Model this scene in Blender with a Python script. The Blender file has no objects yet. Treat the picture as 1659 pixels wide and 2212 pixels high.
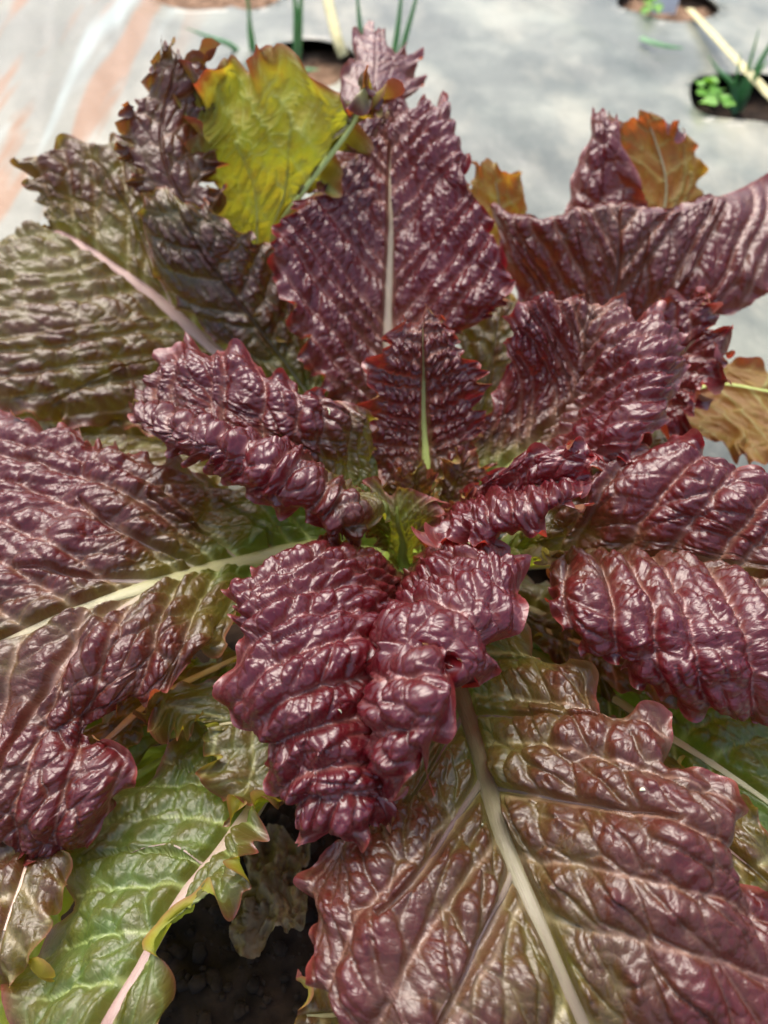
import bpy, math, random
import numpy as np
from mathutils import Vector, Matrix

# ------------------------------------------------------------------ camera, world, light, exposure
scene = bpy.context.scene
CAM_H, PITCH, FOC = 0.36, math.radians(52.0), 1671.0      # height in m, look-down angle, focal length in 1659x2212 px
cam_data = bpy.data.cameras.new('camera')
cam = bpy.data.objects.new('camera', cam_data)
scene.collection.objects.link(cam)
cam.location = (0, 0, CAM_H)
cam.rotation_euler = (math.radians(90) - PITCH, 0, 0)
cam_data.sensor_fit = 'VERTICAL'
cam_data.sensor_height = 36.0
cam_data.lens = 36.0 * FOC / 2212.0
cam_data.clip_start = 0.01
cam_data.clip_end = 50
cam_data.dof.use_dof = True
cam_data.dof.focus_distance = 0.265
cam_data.dof.aperture_fstop = 8.5
scene.camera = cam

world = bpy.data.worlds.new('World')
scene.world = world
world.use_nodes = True
wn = world.node_tree
sky = wn.nodes.new('ShaderNodeTexSky')
sky.sky_type = 'NISHITA'
sky.sun_disc = False
SUN_EL, SUN_AZ = math.radians(62), math.radians(-20)
sky.sun_elevation = SUN_EL
sky.sun_rotation = SUN_AZ
sky.air_density = 1.0
sky.dust_density = 5.5
sky.ozone_density = 1.0
bg = wn.nodes['Background']
wn.links.new(sky.outputs[0], bg.inputs[0])
bg.inputs[1].default_value = 0.15
sun_data = bpy.data.lights.new('sun', 'SUN')
sun_data.energy = 1.5
sun_data.angle = math.radians(55)
sun_data.color = (1.0, 0.985, 0.96)
sun = bpy.data.objects.new('sun', sun_data)
scene.collection.objects.link(sun)
sd = Vector((math.sin(SUN_AZ) * math.cos(SUN_EL), math.cos(SUN_AZ) * math.cos(SUN_EL), math.sin(SUN_EL)))
sun.rotation_euler = sd.to_track_quat('Z', 'Y').to_euler()
sun.location = sd * 3
scene.view_settings.view_transform = 'Standard'
scene.view_settings.look = 'None'
scene.view_settings.gamma = 1.0
scene.view_settings.use_curve_mapping = False
scene.view_settings.exposure = 1.05
scene.render.engine = 'CYCLES'
scene.cycles.use_denoising = True
scene.cycles.max_bounces = 6
scene.cycles.diffuse_bounces = 3
scene.cycles.glossy_bounces = 2
scene.cycles.use_adaptive_sampling = True
scene.cycles.adaptive_threshold = 0.02
scene.cycles.transparent_max_bounces = 4

# ------------------------------------------------------------------ helpers
SP, CP = math.sin(PITCH), math.cos(PITCH)
rng = np.random.default_rng(7)
random.seed(7)

def ray(px, py):
    x = (px - 829.5) / FOC
    y = (1106.0 - py) / FOC
    return np.array([x, CP + y * SP, -SP + y * CP])

def at(px, py, z):
    """the place (in cm) that stands z cm above the ground in the direction of a photo point"""
    r = ray(px, py)
    t = (z - CAM_H * 100) / r[2]
    return np.array([0, 0, CAM_H * 100]) + r * t

def node_mat(name):
    m = bpy.data.materials.new(name)
    m.use_nodes = True
    nt = m.node_tree
    for n in list(nt.nodes):
        if n.type != 'OUTPUT_MATERIAL':
            nt.nodes.remove(n)
    return m, nt, nt.nodes, nt.links, [n for n in nt.nodes if n.type == 'OUTPUT_MATERIAL'][0]

def link(o, parent=None, mat=None):
    scene.collection.objects.link(o)
    if parent is not None:
        o.parent = parent
    if mat is not None and o.type == 'MESH':
        if not o.data.materials:
            o.data.materials.append(mat)
    return o

def mesh_obj(name, verts, faces, mat, parent=None, smooth=True):
    """verts in cm; faces an (n,4) or (n,3) array or list"""
    me = bpy.data.meshes.new(name)
    me.from_pydata([tuple(v) for v in np.asarray(verts) * 0.01], [], [tuple(int(i) for i in f) for f in faces])
    if smooth:
        me.polygons.foreach_set('use_smooth', [True] * len(me.polygons))
    me.update()
    o = bpy.data.objects.new(name, me)
    return link(o, parent, mat)

def grid_mesh(name, P, mat, parent=None, attrs=None, uv=None, flip=False, closed_v=False):
    nu, nv = P.shape[:2]
    V = P.reshape(-1, 3) * 0.01
    i, j = np.meshgrid(np.arange(nu - 1), np.arange(nv if closed_v else nv - 1), indexing='ij')
    j2 = (j + 1) % nv
    a, b, c, d = i * nv + j, i * nv + j2, (i + 1) * nv + j2, (i + 1) * nv + j
    F = np.stack([a, b, c, d] if not flip else [a, d, c, b], -1).reshape(-1, 4).astype(np.int32)
    me = bpy.data.meshes.new(name)
    me.vertices.add(len(V)); me.vertices.foreach_set('co', V.astype(np.float32).ravel())
    me.loops.add(F.size); me.loops.foreach_set('vertex_index', F.ravel())
    me.polygons.add(len(F))
    me.polygons.foreach_set('loop_start', np.arange(0, F.size, 4, dtype=np.int32))
    me.polygons.foreach_set('loop_total', np.full(len(F), 4, dtype=np.int32))
    me.polygons.foreach_set('use_smooth', np.ones(len(F), dtype=bool))
    if uv is not None:
        l = me.uv_layers.new(name='flat')
        l.data.foreach_set('uv', uv.reshape(-1, 2)[F.ravel()].astype(np.float32).ravel())
    if attrs is not None:
        for k, arr in attrs.items():
            at_ = me.attributes.new(k, 'FLOAT_COLOR', 'POINT')
            at_.data.foreach_set('color', arr.reshape(-1, 4).astype(np.float32).ravel())
    me.update(calc_edges=True)
    me.validate()
    o = bpy.data.objects.new(name, me)
    return link(o, parent, mat)

def basis(t, q):
    """cardinal basis of a non-uniform Catmull-Rom spline with knots t at parameters q -> (len(q), len(t))"""
    n = len(t)
    I = np.eye(n)
    m = np.zeros((n, n))
    for k in range(n):
        if k == 0:
            m[k] = (I[1] - I[0]) / (t[1] - t[0])
        elif k == n - 1:
            m[k] = (I[-1] - I[-2]) / (t[-1] - t[-2])
        else:
            d0 = (I[k] - I[k - 1]) / (t[k] - t[k - 1]); d1 = (I[k + 1] - I[k]) / (t[k + 1] - t[k])
            w = (t[k + 1] - t[k]) / (t[k + 1] - t[k - 1])
            m[k] = w * d0 + (1 - w) * d1
    q = np.clip(q, t[0], t[-1])
    k = np.clip(np.searchsorted(t, q, side='right') - 1, 0, n - 2)
    h = t[k + 1] - t[k]
    s = ((q - t[k]) / h)
    h00 = 2 * s**3 - 3 * s**2 + 1; h10 = s**3 - 2 * s**2 + s; h01 = -2 * s**3 + 3 * s**2; h11 = s**3 - s**2
    return h00[:, None] * I[k] + (h10 * h)[:, None] * m[k] + h01[:, None] * I[k + 1] + (h11 * h)[:, None] * m[k + 1]

TAB = rng.random((512, 4))
def hsh(i, j, seed, c):
    return TAB[(i * 73 + j * 179 + seed * 37 + (i * j) % 97 * 11) % 512, c]

def vnoise(x, y, seed=0):
    i = np.floor(x).astype(int); j = np.floor(y).astype(int)
    fx = x - i; fy = y - j
    fx = fx * fx * (3 - 2 * fx); fy = fy * fy * (3 - 2 * fy)
    a = hsh(i, j, seed, 0); b = hsh(i + 1, j, seed, 0); c = hsh(i, j + 1, seed, 0); d = hsh(i + 1, j + 1, seed, 0)
    return (a * (1 - fx) + b * fx) * (1 - fy) + (c * (1 - fx) + d * fx) * fy * 1.0

def fnoise(x, y, seed=0):
    return (vnoise(x, y, seed) + 0.5 * vnoise(2.1 * x + 5, 2.1 * y + 9, seed + 1) + 0.25 * vnoise(4.3 * x, 4.3 * y + 3, seed + 2)) / 1.75

def vor(a, b, seed, jit=0.36, sx=1.0, sy=1.0):
    """jittered-cell pattern: distance to the nearest crease (in cell units) and a random value per cell"""
    i0 = np.floor(a).astype(int); j0 = np.floor(b).astype(int)
    f1 = np.full(a.shape, 1e9); f2 = f1.copy()
    c1 = np.zeros(a.shape + (2,)); c2 = c1.copy(); rid = np.zeros(a.shape)
    for di in (-1, 0, 1):
        for dj in (-1, 0, 1):
            i = i0 + di; j = j0 + dj
            cx = i + 0.5 + jit * (2 * hsh(i, j, seed, 1) - 1)
            cy = j + 0.5 + jit * (2 * hsh(i, j, seed, 2) - 1) + 0.5 * (i % 2)
            for off in (0, -1):
                cyo = cy + off
                d = ((a - cx) * sx) ** 2 + ((b - cyo) * sy) ** 2
                n1 = d < f1
                n2 = (~n1) & (d < f2)
                f2 = np.where(n1, f1, np.where(n2, d, f2))
                cc = np.stack([np.broadcast_to(cx * sx, a.shape), cyo * sy], -1)
                c2 = np.where(n1[..., None], c1, np.where(n2[..., None], cc, c2))
                f1 = np.where(n1, d, f1)
                c1 = np.where(n1[..., None], cc, c1)
                rid = np.where(n1, hsh(i, j + 31 * off, seed, 3), rid)
    e = (f2 - f1) / (2 * np.sqrt(((c2 - c1) ** 2).sum(-1)) + 1e-6)
    return e, rid, 1 - f1 / (f2 + 1e-9)

def sstep(a, b, x):
    t = np.clip((x - a) / (b - a), 0, 1)
    return t * t * (3 - 2 * t)

# ------------------------------------------------------------------ materials
def ramp(nodes, stops):
    r = nodes.new('ShaderNodeValToRGB')
    el = r.color_ramp.elements
    while len(el) > 1:
        el.remove(el[-1])
    el[0].position, el[0].color = stops[0][0], (*stops[0][1], 1)
    for p, c in stops[1:]:
        e = el.new(p); e.color = (*c, 1)
    return r

def mixc(nodes, links, fac, a, b, mode='MIX'):
    n = nodes.new('ShaderNodeMix'); n.data_type = 'RGBA'; n.blend_type = mode
    for sock, v in ((n.inputs[0], fac), (n.inputs[6], a), (n.inputs[7], b)):
        if hasattr(v, 'is_linked') or hasattr(v, 'links'):
            links.new(v, sock)
        elif isinstance(v, (int, float)):
            sock.default_value = v
        else:
            sock.default_value = (*v, 1)
    return n.outputs[2]

def mathn(nodes, links, op, a, b=None, clamp=False):
    n = nodes.new('ShaderNodeMath'); n.operation = op; n.use_clamp = clamp
    for sock, v in ((n.inputs[0], a), (n.inputs[1], b)):
        if v is None:
            continue
        if hasattr(v, 'links'):
            links.new(v, sock)
        else:
            sock.default_value = v
    return n.outputs[0]

def leaf_material():
    m, nt, N, L, out = node_mat('lettuce_leaf')
    att = N.new('ShaderNodeAttribute'); att.attribute_name = 'tone'
    sep = N.new('ShaderNodeSeparateColor'); L.new(att.outputs['Color'], sep.inputs[0])
    vein, green, dome, rim = sep.outputs[0], sep.outputs[1], sep.outputs[2], att.outputs['Alpha']
    uv = N.new('ShaderNodeUVMap'); uv.uv_map = 'flat'
    n1 = N.new('ShaderNodeTexNoise'); n1.inputs['Scale'].default_value = 1.1; n1.inputs['Detail'].default_value = 4
    L.new(uv.outputs[0], n1.inputs['Vector'])
    n2 = N.new('ShaderNodeTexNoise'); n2.inputs['Scale'].default_value = 9; n2.inputs['Detail'].default_value = 3
    L.new(uv.outputs[0], n2.inputs['Vector'])
    # pigment: burgundy to brown to olive to green
    g = mathn(N, L, 'ADD', green, mathn(N, L, 'MULTIPLY', mathn(N, L, 'SUBTRACT', n1.outputs[0], 0.5), 0.28))
    g = mathn(N, L, 'ADD', g, mathn(N, L, 'MULTIPLY', mathn(N, L, 'SUBTRACT', n2.outputs[0], 0.5), 0.16))
    g = mathn(N, L, 'SUBTRACT', g, mathn(N, L, 'MULTIPLY', dome, 0.10), True)
    top = ramp(N, [(0.0, (0.076, 0.0019, 0.0064)), (0.25, (0.076, 0.0064, 0.0054)), (0.45, (0.066, 0.023, 0.0080)),
                   (0.65, (0.080, 0.062, 0.010)), (1.0, (0.050, 0.098, 0.011))])
    L.new(g, top.inputs[0])
    und = ramp(N, [(0.0, (0.22, 0.090, 0.035)), (0.35, (0.27, 0.17, 0.025)), (0.7, (0.30, 0.29, 0.016)), (1.0, (0.24, 0.33, 0.035))])
    L.new(g, und.inputs[0])
    veinc = ramp(N, [(0.0, (0.27, 0.085, 0.08)), (0.5, (0.28, 0.17, 0.11)), (0.75, (0.30, 0.30, 0.12)), (1.0, (0.30, 0.40, 0.13))])
    L.new(green, veinc.inputs[0])
    # fine net of veinlets drawn in the skin of each blister
    vo = N.new('ShaderNodeTexVoronoi'); vo.feature = 'DISTANCE_TO_EDGE'; vo.inputs['Scale'].default_value = 4.2
    L.new(uv.outputs[0], vo.inputs['Vector'])
    netm = N.new('ShaderNodeMapRange'); netm.inputs[1].default_value = 0.0; netm.inputs[2].default_value = 0.05
    netm.inputs[3].default_value = 1.0; netm.inputs[4].default_value = 0.0; L.new(vo.outputs[0], netm.inputs[0])
    netv = mathn(N, L, 'MULTIPLY', netm.outputs[0], 0.10)
    vfac = mathn(N, L, 'ADD', mathn(N, L, 'MULTIPLY', vein, 0.85), netv, True)
    c = mixc(N, L, vfac, top.outputs[0], veinc.outputs[0])
    c = mixc(N, L, mathn(N, L, 'MULTIPLY', mathn(N, L, 'MULTIPLY', rim, n1.outputs[0]), 1.1, True), c, (0.34, 0.075, 0.065))
    # tiny pale hairs and dust specks
    sp = N.new('ShaderNodeTexVoronoi'); sp.inputs['Scale'].default_value = 5.5
    L.new(uv.outputs[0], sp.inputs['Vector'])
    spm = N.new('ShaderNodeMapRange'); spm.inputs[1].default_value = 0.045; spm.inputs[2].default_value = 0.085
    spm.inputs[3].default_value = 1.0; spm.inputs[4].default_value = 0.0; L.new(sp.outputs['Distance'], spm.inputs[0])
    c = mixc(N, L, mathn(N, L, 'MULTIPLY', spm.outputs[0], 0.40), c, (0.45, 0.33, 0.24))
    cu = mixc(N, L, mathn(N, L, 'MULTIPLY', vfac, 0.75), und.outputs[0], (0.42, 0.47, 0.16))
    cu = mixc(N, L, mathn(N, L, 'MULTIPLY', rim, 0.6, True), cu, (0.30, 0.075, 0.06))
    geo = N.new('ShaderNodeNewGeometry')
    col = mixc(N, L, geo.outputs['Backfacing'], c, cu)
    # fine relief
    h = mathn(N, L, 'MULTIPLY', mathn(N, L, 'MINIMUM', vo.outputs[0], 0.16), 1.6)
    n3 = N.new('ShaderNodeTexNoise'); n3.inputs['Scale'].default_value = 14; n3.inputs['Detail'].default_value = 3
    L.new(uv.outputs[0], n3.inputs['Vector'])
    h = mathn(N, L, 'ADD', h, mathn(N, L, 'MULTIPLY', n3.outputs[0], 0.10))
    bump = N.new('ShaderNodeBump'); bump.inputs['Strength'].default_value = 0.22; bump.inputs['Distance'].default_value = 0.0014
    L.new(h, bump.inputs['Height'])
    bs = N.new('ShaderNodeBsdfPrincipled')
    L.new(col, bs.inputs['Base Color'])
    rr = N.new('ShaderNodeMapRange'); rr.inputs[3].default_value = 0.28; rr.inputs[4].default_value = 0.44
    L.new(n2.outputs[0], rr.inputs[0]); 
    rough = mathn(N, L, 'ADD', rr.outputs[0], mathn(N, L, 'MULTIPLY', geo.outputs['Backfacing'], 0.18))
    rough = mathn(N, L, 'ADD', rough, mathn(N, L, 'MULTIPLY', g, 0.14))
    L.new(rough, bs.inputs['Roughness'])
    bs.inputs['IOR'].default_value = 1.5
    bs.inputs['Specular IOR Level'].default_value = 0.55
    L.new(mathn(N, L, 'MULTIPLY', mathn(N, L, 'SUBTRACT', mathn(N, L, 'SUBTRACT', 1.0, mathn(N, L, 'MULTIPLY', g, 0.8)), geo.outputs['Backfacing'], True), 0.5), bs.inputs['Coat Weight'])
    bs.inputs['Coat IOR'].default_value = 1.6
    bs.inputs['Coat Roughness'].default_value = 0.17
    L.new(bump.outputs[0], bs.inputs['Coat Normal'])
    L.new(bump.outputs[0], bs.inputs['Normal'])
    tr = N.new('ShaderNodeBsdfTranslucent')
    tc = ramp(N, [(0.0, (0.42, 0.016, 0.020)), (0.4, (0.34, 0.10, 0.016)), (0.7, (0.62, 0.58, 0.03)), (1.0, (0.42, 0.62, 0.04))])
    L.new(g, tc.inputs[0]); L.new(tc.outputs[0], tr.inputs[0]); L.new(bump.outputs[0], tr.inputs['Normal'])
    mx = N.new('ShaderNodeMixShader'); L.new(mathn(N, L, 'ADD', mathn(N, L, 'MULTIPLY', geo.outputs['Backfacing'], 0.28), 0.2), mx.inputs[0])
    L.new(bs.outputs[0], mx.inputs[1]); L.new(tr.outputs[0], mx.inputs[2])
    L.new(mx.outputs[0], out.inputs[0])
    return m

def rib_material():
    m, nt, N, L, out = node_mat('lettuce_midrib')
    att = N.new('ShaderNodeAttribute'); att.attribute_name = 'tone'
    sep = N.new('ShaderNodeSeparateColor'); L.new(att.outputs['Color'], sep.inputs[0])
    r = ramp(N, [(0.0, (0.30, 0.42, 0.05)), (0.3, (0.42, 0.46, 0.15)), (0.6, (0.60, 0.54, 0.34)), (0.8, (0.60, 0.42, 0.36)), (1.0, (0.46, 0.20, 0.18))])
    uv = N.new('ShaderNodeUVMap'); uv.uv_map = 'flat'
    mp = N.new('ShaderNodeMapping'); mp.inputs['Scale'].default_value = (0.5, 10, 1); L.new(uv.outputs[0], mp.inputs[0])
    n = N.new('ShaderNodeTexNoise'); n.inputs['Scale'].default_value = 2.5; n.inputs['Detail'].default_value = 4
    L.new(mp.outputs[0], n.inputs['Vector'])
    f = mathn(N, L, 'ADD', sep.outputs[0], mathn(N, L, 'MULTIPLY', mathn(N, L, 'SUBTRACT', n.outputs[0], 0.5), 0.35), True)
    L.new(f, r.inputs[0])
    vm = N.new('ShaderNodeVectorMath'); vm.operation = 'SCALE'; L.new(r.outputs[0], vm.inputs[0]); L.new(sep.outputs[1], vm.inputs['Scale'])
    bs = N.new('ShaderNodeBsdfPrincipled'); L.new(vm.outputs[0], bs.inputs['Base Color'])
    bs.inputs['Roughness'].default_value = 0.38
    b = N.new('ShaderNodeBump'); b.inputs['Strength'].default_value = 0.35; b.inputs['Distance'].default_value = 0.0008
    L.new(n.outputs[0], b.inputs['Height']); L.new(b.outputs[0], bs.inputs['Normal'])
    L.new(bs.outputs[0], out.inputs[0])
    return m

def plain_mat(name, c1, c2, scale=60, rough=0.6, bump=0.0, trans=None, spec=0.5):
    m, nt, N, L, out = node_mat(name)
    tc = N.new('ShaderNodeTexCoord')
    n = N.new('ShaderNodeTexNoise'); n.inputs['Scale'].default_value = scale; n.inputs['Detail'].default_value = 6
    L.new(tc.outputs['Object'], n.inputs['Vector'])
    r = ramp(N, [(0.3, c1), (0.7, c2)]); L.new(n.outputs[0], r.inputs[0])
    bs = N.new('ShaderNodeBsdfPrincipled'); L.new(r.outputs[0], bs.inputs['Base Color'])
    bs.inputs['Roughness'].default_value = rough
    bs.inputs['Specular IOR Level'].default_value = spec
    if bump:
        b = N.new('ShaderNodeBump'); b.inputs['Strength'].default_value = 0.8; b.inputs['Distance'].default_value = bump
        L.new(n.outputs[0], b.inputs['Height']); L.new(b.outputs[0], bs.inputs['Normal'])
    if trans:
        t = N.new('ShaderNodeBsdfTranslucent'); t.inputs[0].default_value = (*trans, 1)
        mx = N.new('ShaderNodeMixShader'); mx.inputs[0].default_value = 0.35
        L.new(bs.outputs[0], mx.inputs[1]); L.new(t.outputs[0], mx.inputs[2]); L.new(mx.outputs[0], out.inputs[0])
    else:
        L.new(bs.outputs[0], out.inputs[0])
    return m

def film_material():
    m, nt, N, L, out = node_mat('mulch_film')
    tc = N.new('ShaderNodeTexCoord')
    def noise(scale, sc=(1, 1, 1), detail=5, rough=0.55, rot=0.0):
        mp = N.new('ShaderNodeMapping'); mp.inputs['Scale'].default_value = sc; mp.inputs['Rotation'].default_value = (0, 0, rot)
        L.new(tc.outputs['Object'], mp.inputs[0])
        n = N.new('ShaderNodeTexNoise'); n.inputs['Scale'].default_value = scale; n.inputs['Detail'].default_value = detail
        n.inputs['Roughness'].default_value = rough
        L.new(mp.outputs[0], n.inputs['Vector'])
        return n.outputs[0]
    base = ramp(N, [(0.36, (0.072, 0.082, 0.064)), (0.5, (0.118, 0.130, 0.103)), (0.64, (0.24, 0.25, 0.195))])
    L.new(noise(5.5, (1.0, 1.0, 1), 6, 0.6), base.inputs[0])
    dust = ramp(N, [(0.50, (0, 0, 0)), (0.68, (1, 1, 1))]); L.new(noise(4.2, (1.6, 0.8, 1), 6, 0.6, 0.35), dust.inputs[0])
    c = mixc(N, L, mathn(N, L, 'MULTIPLY', dust.outputs[0], 0.7), base.outputs[0], (0.38, 0.355, 0.26))
    # rusty streaks along the left part of the film
    sx = N.new('ShaderNodeSeparateXYZ'); L.new(tc.outputs['Object'], sx.inputs[0])
    left = N.new('ShaderNodeMapRange'); left.inputs[1].default_value = -0.20; left.inputs[2].default_value = -0.28; L.new(sx.outputs[0], left.inputs[0])
    c = mixc(N, L, mathn(N, L, 'MULTIPLY', left.outputs[0], 0.6), c, (0.20, 0.185, 0.135))
    rs = ramp(N, [(0.50, (0, 0, 0)), (0.56, (1, 1, 1))]); L.new(noise(9, (3.6, 0.30, 1), 3, 0.5, -0.21), rs.inputs[0])
    c = mixc(N, L, mathn(N, L, 'MULTIPLY', rs.outputs[0], left.outputs[0], True), c, (0.22, 0.11, 0.04))
    ws = ramp(N, [(0.53, (0, 0, 0)), (0.66, (1, 1, 1))]); L.new(noise(12, (2.4, 0.2, 1), 3, 0.5, -0.21), ws.inputs[0])
    c = mixc(N, L, mathn(N, L, 'MULTIPLY', mathn(N, L, 'MULTIPLY', ws.outputs[0], left.outputs[0], True), 0.6), c, (0.34, 0.40, 0.37))
    bs = N.new('ShaderNodeBsdfPrincipled'); L.new(c, bs.inputs['Base Color'])
    bs.inputs['Roughness'].default_value = 0.34
    bs.inputs['Specular IOR Level'].default_value = 0.6
    b = N.new('ShaderNodeBump'); b.inputs['Strength'].default_value = 0.9; b.inputs['Distance'].default_value = 0.004
    L.new(noise(22, (1, 0.6, 1), 5), b.inputs['Height']); L.new(b.outputs[0], bs.inputs['Normal'])
    L.new(bs.outputs[0], out.inputs[0])
    return m

M_LEAF = leaf_material()
M_RIB = rib_material()
M_FILM = film_material()
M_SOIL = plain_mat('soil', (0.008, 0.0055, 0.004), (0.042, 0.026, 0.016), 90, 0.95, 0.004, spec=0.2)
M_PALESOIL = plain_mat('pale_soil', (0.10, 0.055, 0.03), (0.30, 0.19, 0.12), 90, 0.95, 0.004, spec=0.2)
M_BLADE = plain_mat('onion_blade', (0.17, 0.38, 0.17), (0.24, 0.46, 0.22), 40, 0.45, 0, (0.14, 0.42, 0.10))
M_WEED = plain_mat('weed_leaf', (0.13, 0.36, 0.04), (0.22, 0.48, 0.06), 60, 0.5, 0, (0.25, 0.55, 0.05))
M_STRAW = plain_mat('straw', (0.50, 0.44, 0.20), (0.66, 0.60, 0.34), 120, 0.7, 0.001)
M_DRY = plain_mat('dry_leaf', (0.10, 0.07, 0.035), (0.30, 0.23, 0.14), 70, 0.85, 0.002)
M_TAG = plain_mat('white_plastic', (0.72, 0.74, 0.74), (0.8, 0.8, 0.8), 30, 0.4)
M_LINT = plain_mat('lint', (0.75, 0.75, 0.74), (0.85, 0.85, 0.83), 30, 0.9)
M_FLECK = plain_mat('fleck', (0.55, 0.58, 0.35), (0.70, 0.70, 0.50), 200, 0.6)

# ------------------------------------------------------------------ lettuce leaves
def row(M, half=14, z=None, vert=False):
    """a narrow leaf base across the stem"""
    return M, half, vert

def build_leaf(parent, name, net, seed, green=(0.15, 0.0, 0.0), under=False, res=0.075, band=1.25, cell=0.85, amp=0.26,
               amp2=0.085, lobe=(1.9, 0.55), tooth=0.016, rnd=0.40, ruffle=(0.25, 2.2), shear=0.62, vein=0.055, rib=(0.55, 0.10),
               ribcol=(0.1, 0.9), label=None, basew=16, edge_green=0.0, tip=(0.6, 1.8), valley=0.06, ribval=1.0, lean=(0, 0, 0), curl=(1.1, 0.0, 0.9), wave=0.4, ribexp=1.0, rough_veins=0.48, branches=(), fine=0.28, relief=(1.45, 1.15)):
    """net: rows from stem to tip; each row is a list of (px, py, height) from one margin to the other.
    A row with one point is the narrow base at the stem."""
    ncol = max(len(r) for r in net)
    net = [[(p[0], p[1], p[2] - (k / (len(net) - 1)) * (lean[0] + (lean[1] * max(0, 1 - 2 * c / (ncol - 1)) + lean[2] * max(0, 2 * c / (ncol - 1) - 1)
            if len(r) > 1 else 0))) for c, p in enumerate(r)] for k, r in enumerate(net)]
    rows = []
    for k, r in enumerate(net):
        if len(r) == 1:
            nx = net[k + 1]
            p0 = at(*nx[0]); p1 = at(*nx[-1]); d = (p1 - p0) / (np.linalg.norm(p1 - p0) + 1e-9)
            c = at(*r[0])
            rows.append([c + d * (w * basew * 0.02) for w in np.linspace(-1, 1, ncol)])
        else:
            assert len(r) == ncol, (name, seed, k, len(r), ncol)
            rows.append([at(*p) for p in r])
    C = np.array(rows)                                    # nr, nc, 3
    nr, nc = C.shape[:2]
    du = np.linalg.norm(np.diff(C, axis=0), axis=-1).mean(1) + 0.05
    tu = np.concatenate([[0], np.cumsum(du)]); length = tu[-1]; tu /= length
    tv = np.linspace(-1, 1, nc)
    # lengths measured on a coarse grid
    gu, gv = np.linspace(0, 1, 70), np.linspace(-1, 1, 81)
    G = np.einsum('ai,bj,ijk->abk', basis(tu, gu), basis(tv, gv), C)
    sv = np.linalg.norm(np.diff(G, axis=1), axis=-1)
    S = np.concatenate([np.zeros((70, 1)), np.cumsum(sv, 1)], 1); S = S - S[:, 40:41]
    lu = np.linalg.norm(np.diff(G, axis=0), axis=-1)
    Lc = np.concatenate([np.zeros((1, 81)), np.cumsum(lu, 0)], 0)
    Lc = 0.55 * Lc[:, 40:41] + 0.45 * Lc
    width = (S[:, -1] - S[:, 0]).max(); length = max(Lc[-1].max(), length)
    nu = int(np.clip(length / res, 24, 420)); nv = int(np.clip(width / res, 24, 420)); nv += 1 - nv % 2
    u = np.linspace(0, 1, nu); v = np.linspace(-1, 1, nv)
    r_ = np.random.default_rng(seed)
    # margins: pointed lobes with hollows between, and fine teeth
    def margin(n, plen, spacing, depth):
        nl = max(2, int(round(plen / (spacing * 1.35))))
        kn = np.sort(np.concatenate([[-0.02], (np.arange(1, nl) + r_.uniform(-0.42, 0.42, nl - 1)) / nl, [1.02]]))
        dep = r_.uniform(0.15, 1.5, nl)
        x = np.linspace(0, 1, n)
        k = np.clip(np.searchsorted(kn, x) - 1, 0, nl - 1)
        f = (x - kn[k]) / (kn[k + 1] - kn[k])
        e = np.abs(2 * f - 1) ** 1.7
        skew = r_.uniform(0.8, 1.25, nl)[k]
        f = np.clip(f, 0, 1) ** skew
        e = (1 - rnd) * np.abs(2 * f - 1) ** 1.35 + rnd * (0.5 + 0.5 * np.cos(2 * np.pi * f))
        ph = np.interp(x, kn, np.arange(nl + 1))
        return depth * dep[k] * (1 - e), ph
    sidelen = length * 1.1
    half = np.interp(u, gu, np.maximum(0.4, (S[:, -1] - S[:, 0]) / 2))
    eL, phL = margin(nu, sidelen, lobe[0], lobe[1]); eR, phR = margin(nu, sidelen, lobe[0], lobe[1])
    nt = max(3, int(length / 0.42))
    def teeth(n, cnt):
        x = np.linspace(0, cnt, n) + 0.35 * np.sin(np.linspace(0, cnt * 1.7, n) + r_.uniform(0, 6))
        return (1 - np.abs(2 * (x - np.floor(x)) - 1)) ** 2.2
    fadeb = sstep(0.10, 0.32, u)
    eL = 1 - np.minimum(0.45, (eL + tooth * 2 * (1 - teeth(nu, nt))) * fadeb / np.maximum(half, 0.5))
    eR = 1 - np.minimum(0.45, (eR + tooth * 2 * (1 - teeth(nu, nt))) * fadeb / np.maximum(half, 0.5))
    wt = max(1.0, np.abs(np.diff(G[-1], axis=0)).sum())
    eT, phT = margin(nv, wt, tip[1], tip[0])
    eT = 1 - (eT + tooth * 2 * (1 - teeth(nv, max(3, int(wt / 0.45))))) / length
    U = u[:, None] * (1 + (eT[None, :] - 1) * sstep(0.35, 1, u)[:, None])
    Vv = np.where(v[None, :] < 0, v[None, :] * (1 + (eL[:, None] - 1) * sstep(0.35, 1.0, np.abs(v))[None, :]),
                  v[None, :] * (1 + (eR[:, None] - 1) * sstep(0.35, 1.0, np.abs(v))[None, :]))
    def surf(UU, VV):
        bu = basis(tu, UU.ravel()); bv = basis(tv, VV.ravel())
        return np.einsum('ni,nj,ijk->nk', bu, bv, C, optimize=True).reshape(UU.shape + (3,))
    P = surf(U, Vv)
    e_ = 1e-3
    Tu = surf(np.clip(U + e_, 0, 1), Vv) - surf(np.clip(U - e_, 0, 1), Vv)
    Tv = surf(U, np.clip(Vv + e_, -1, 1)) - surf(U, np.clip(Vv - e_, -1, 1))
    Nn = np.cross(Tu, Tv); Nn /= np.linalg.norm(Nn, axis=-1, keepdims=True) + 1e-12
    tocam = np.array([0, 0, CAM_H * 100]) - P
    s_ = np.sign(((Nn * tocam).sum(-1) / np.linalg.norm(tocam, axis=-1)).mean())
    if under:
        s_ = -s_
    Nn = Nn * s_                                          # points out of the upper face
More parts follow.
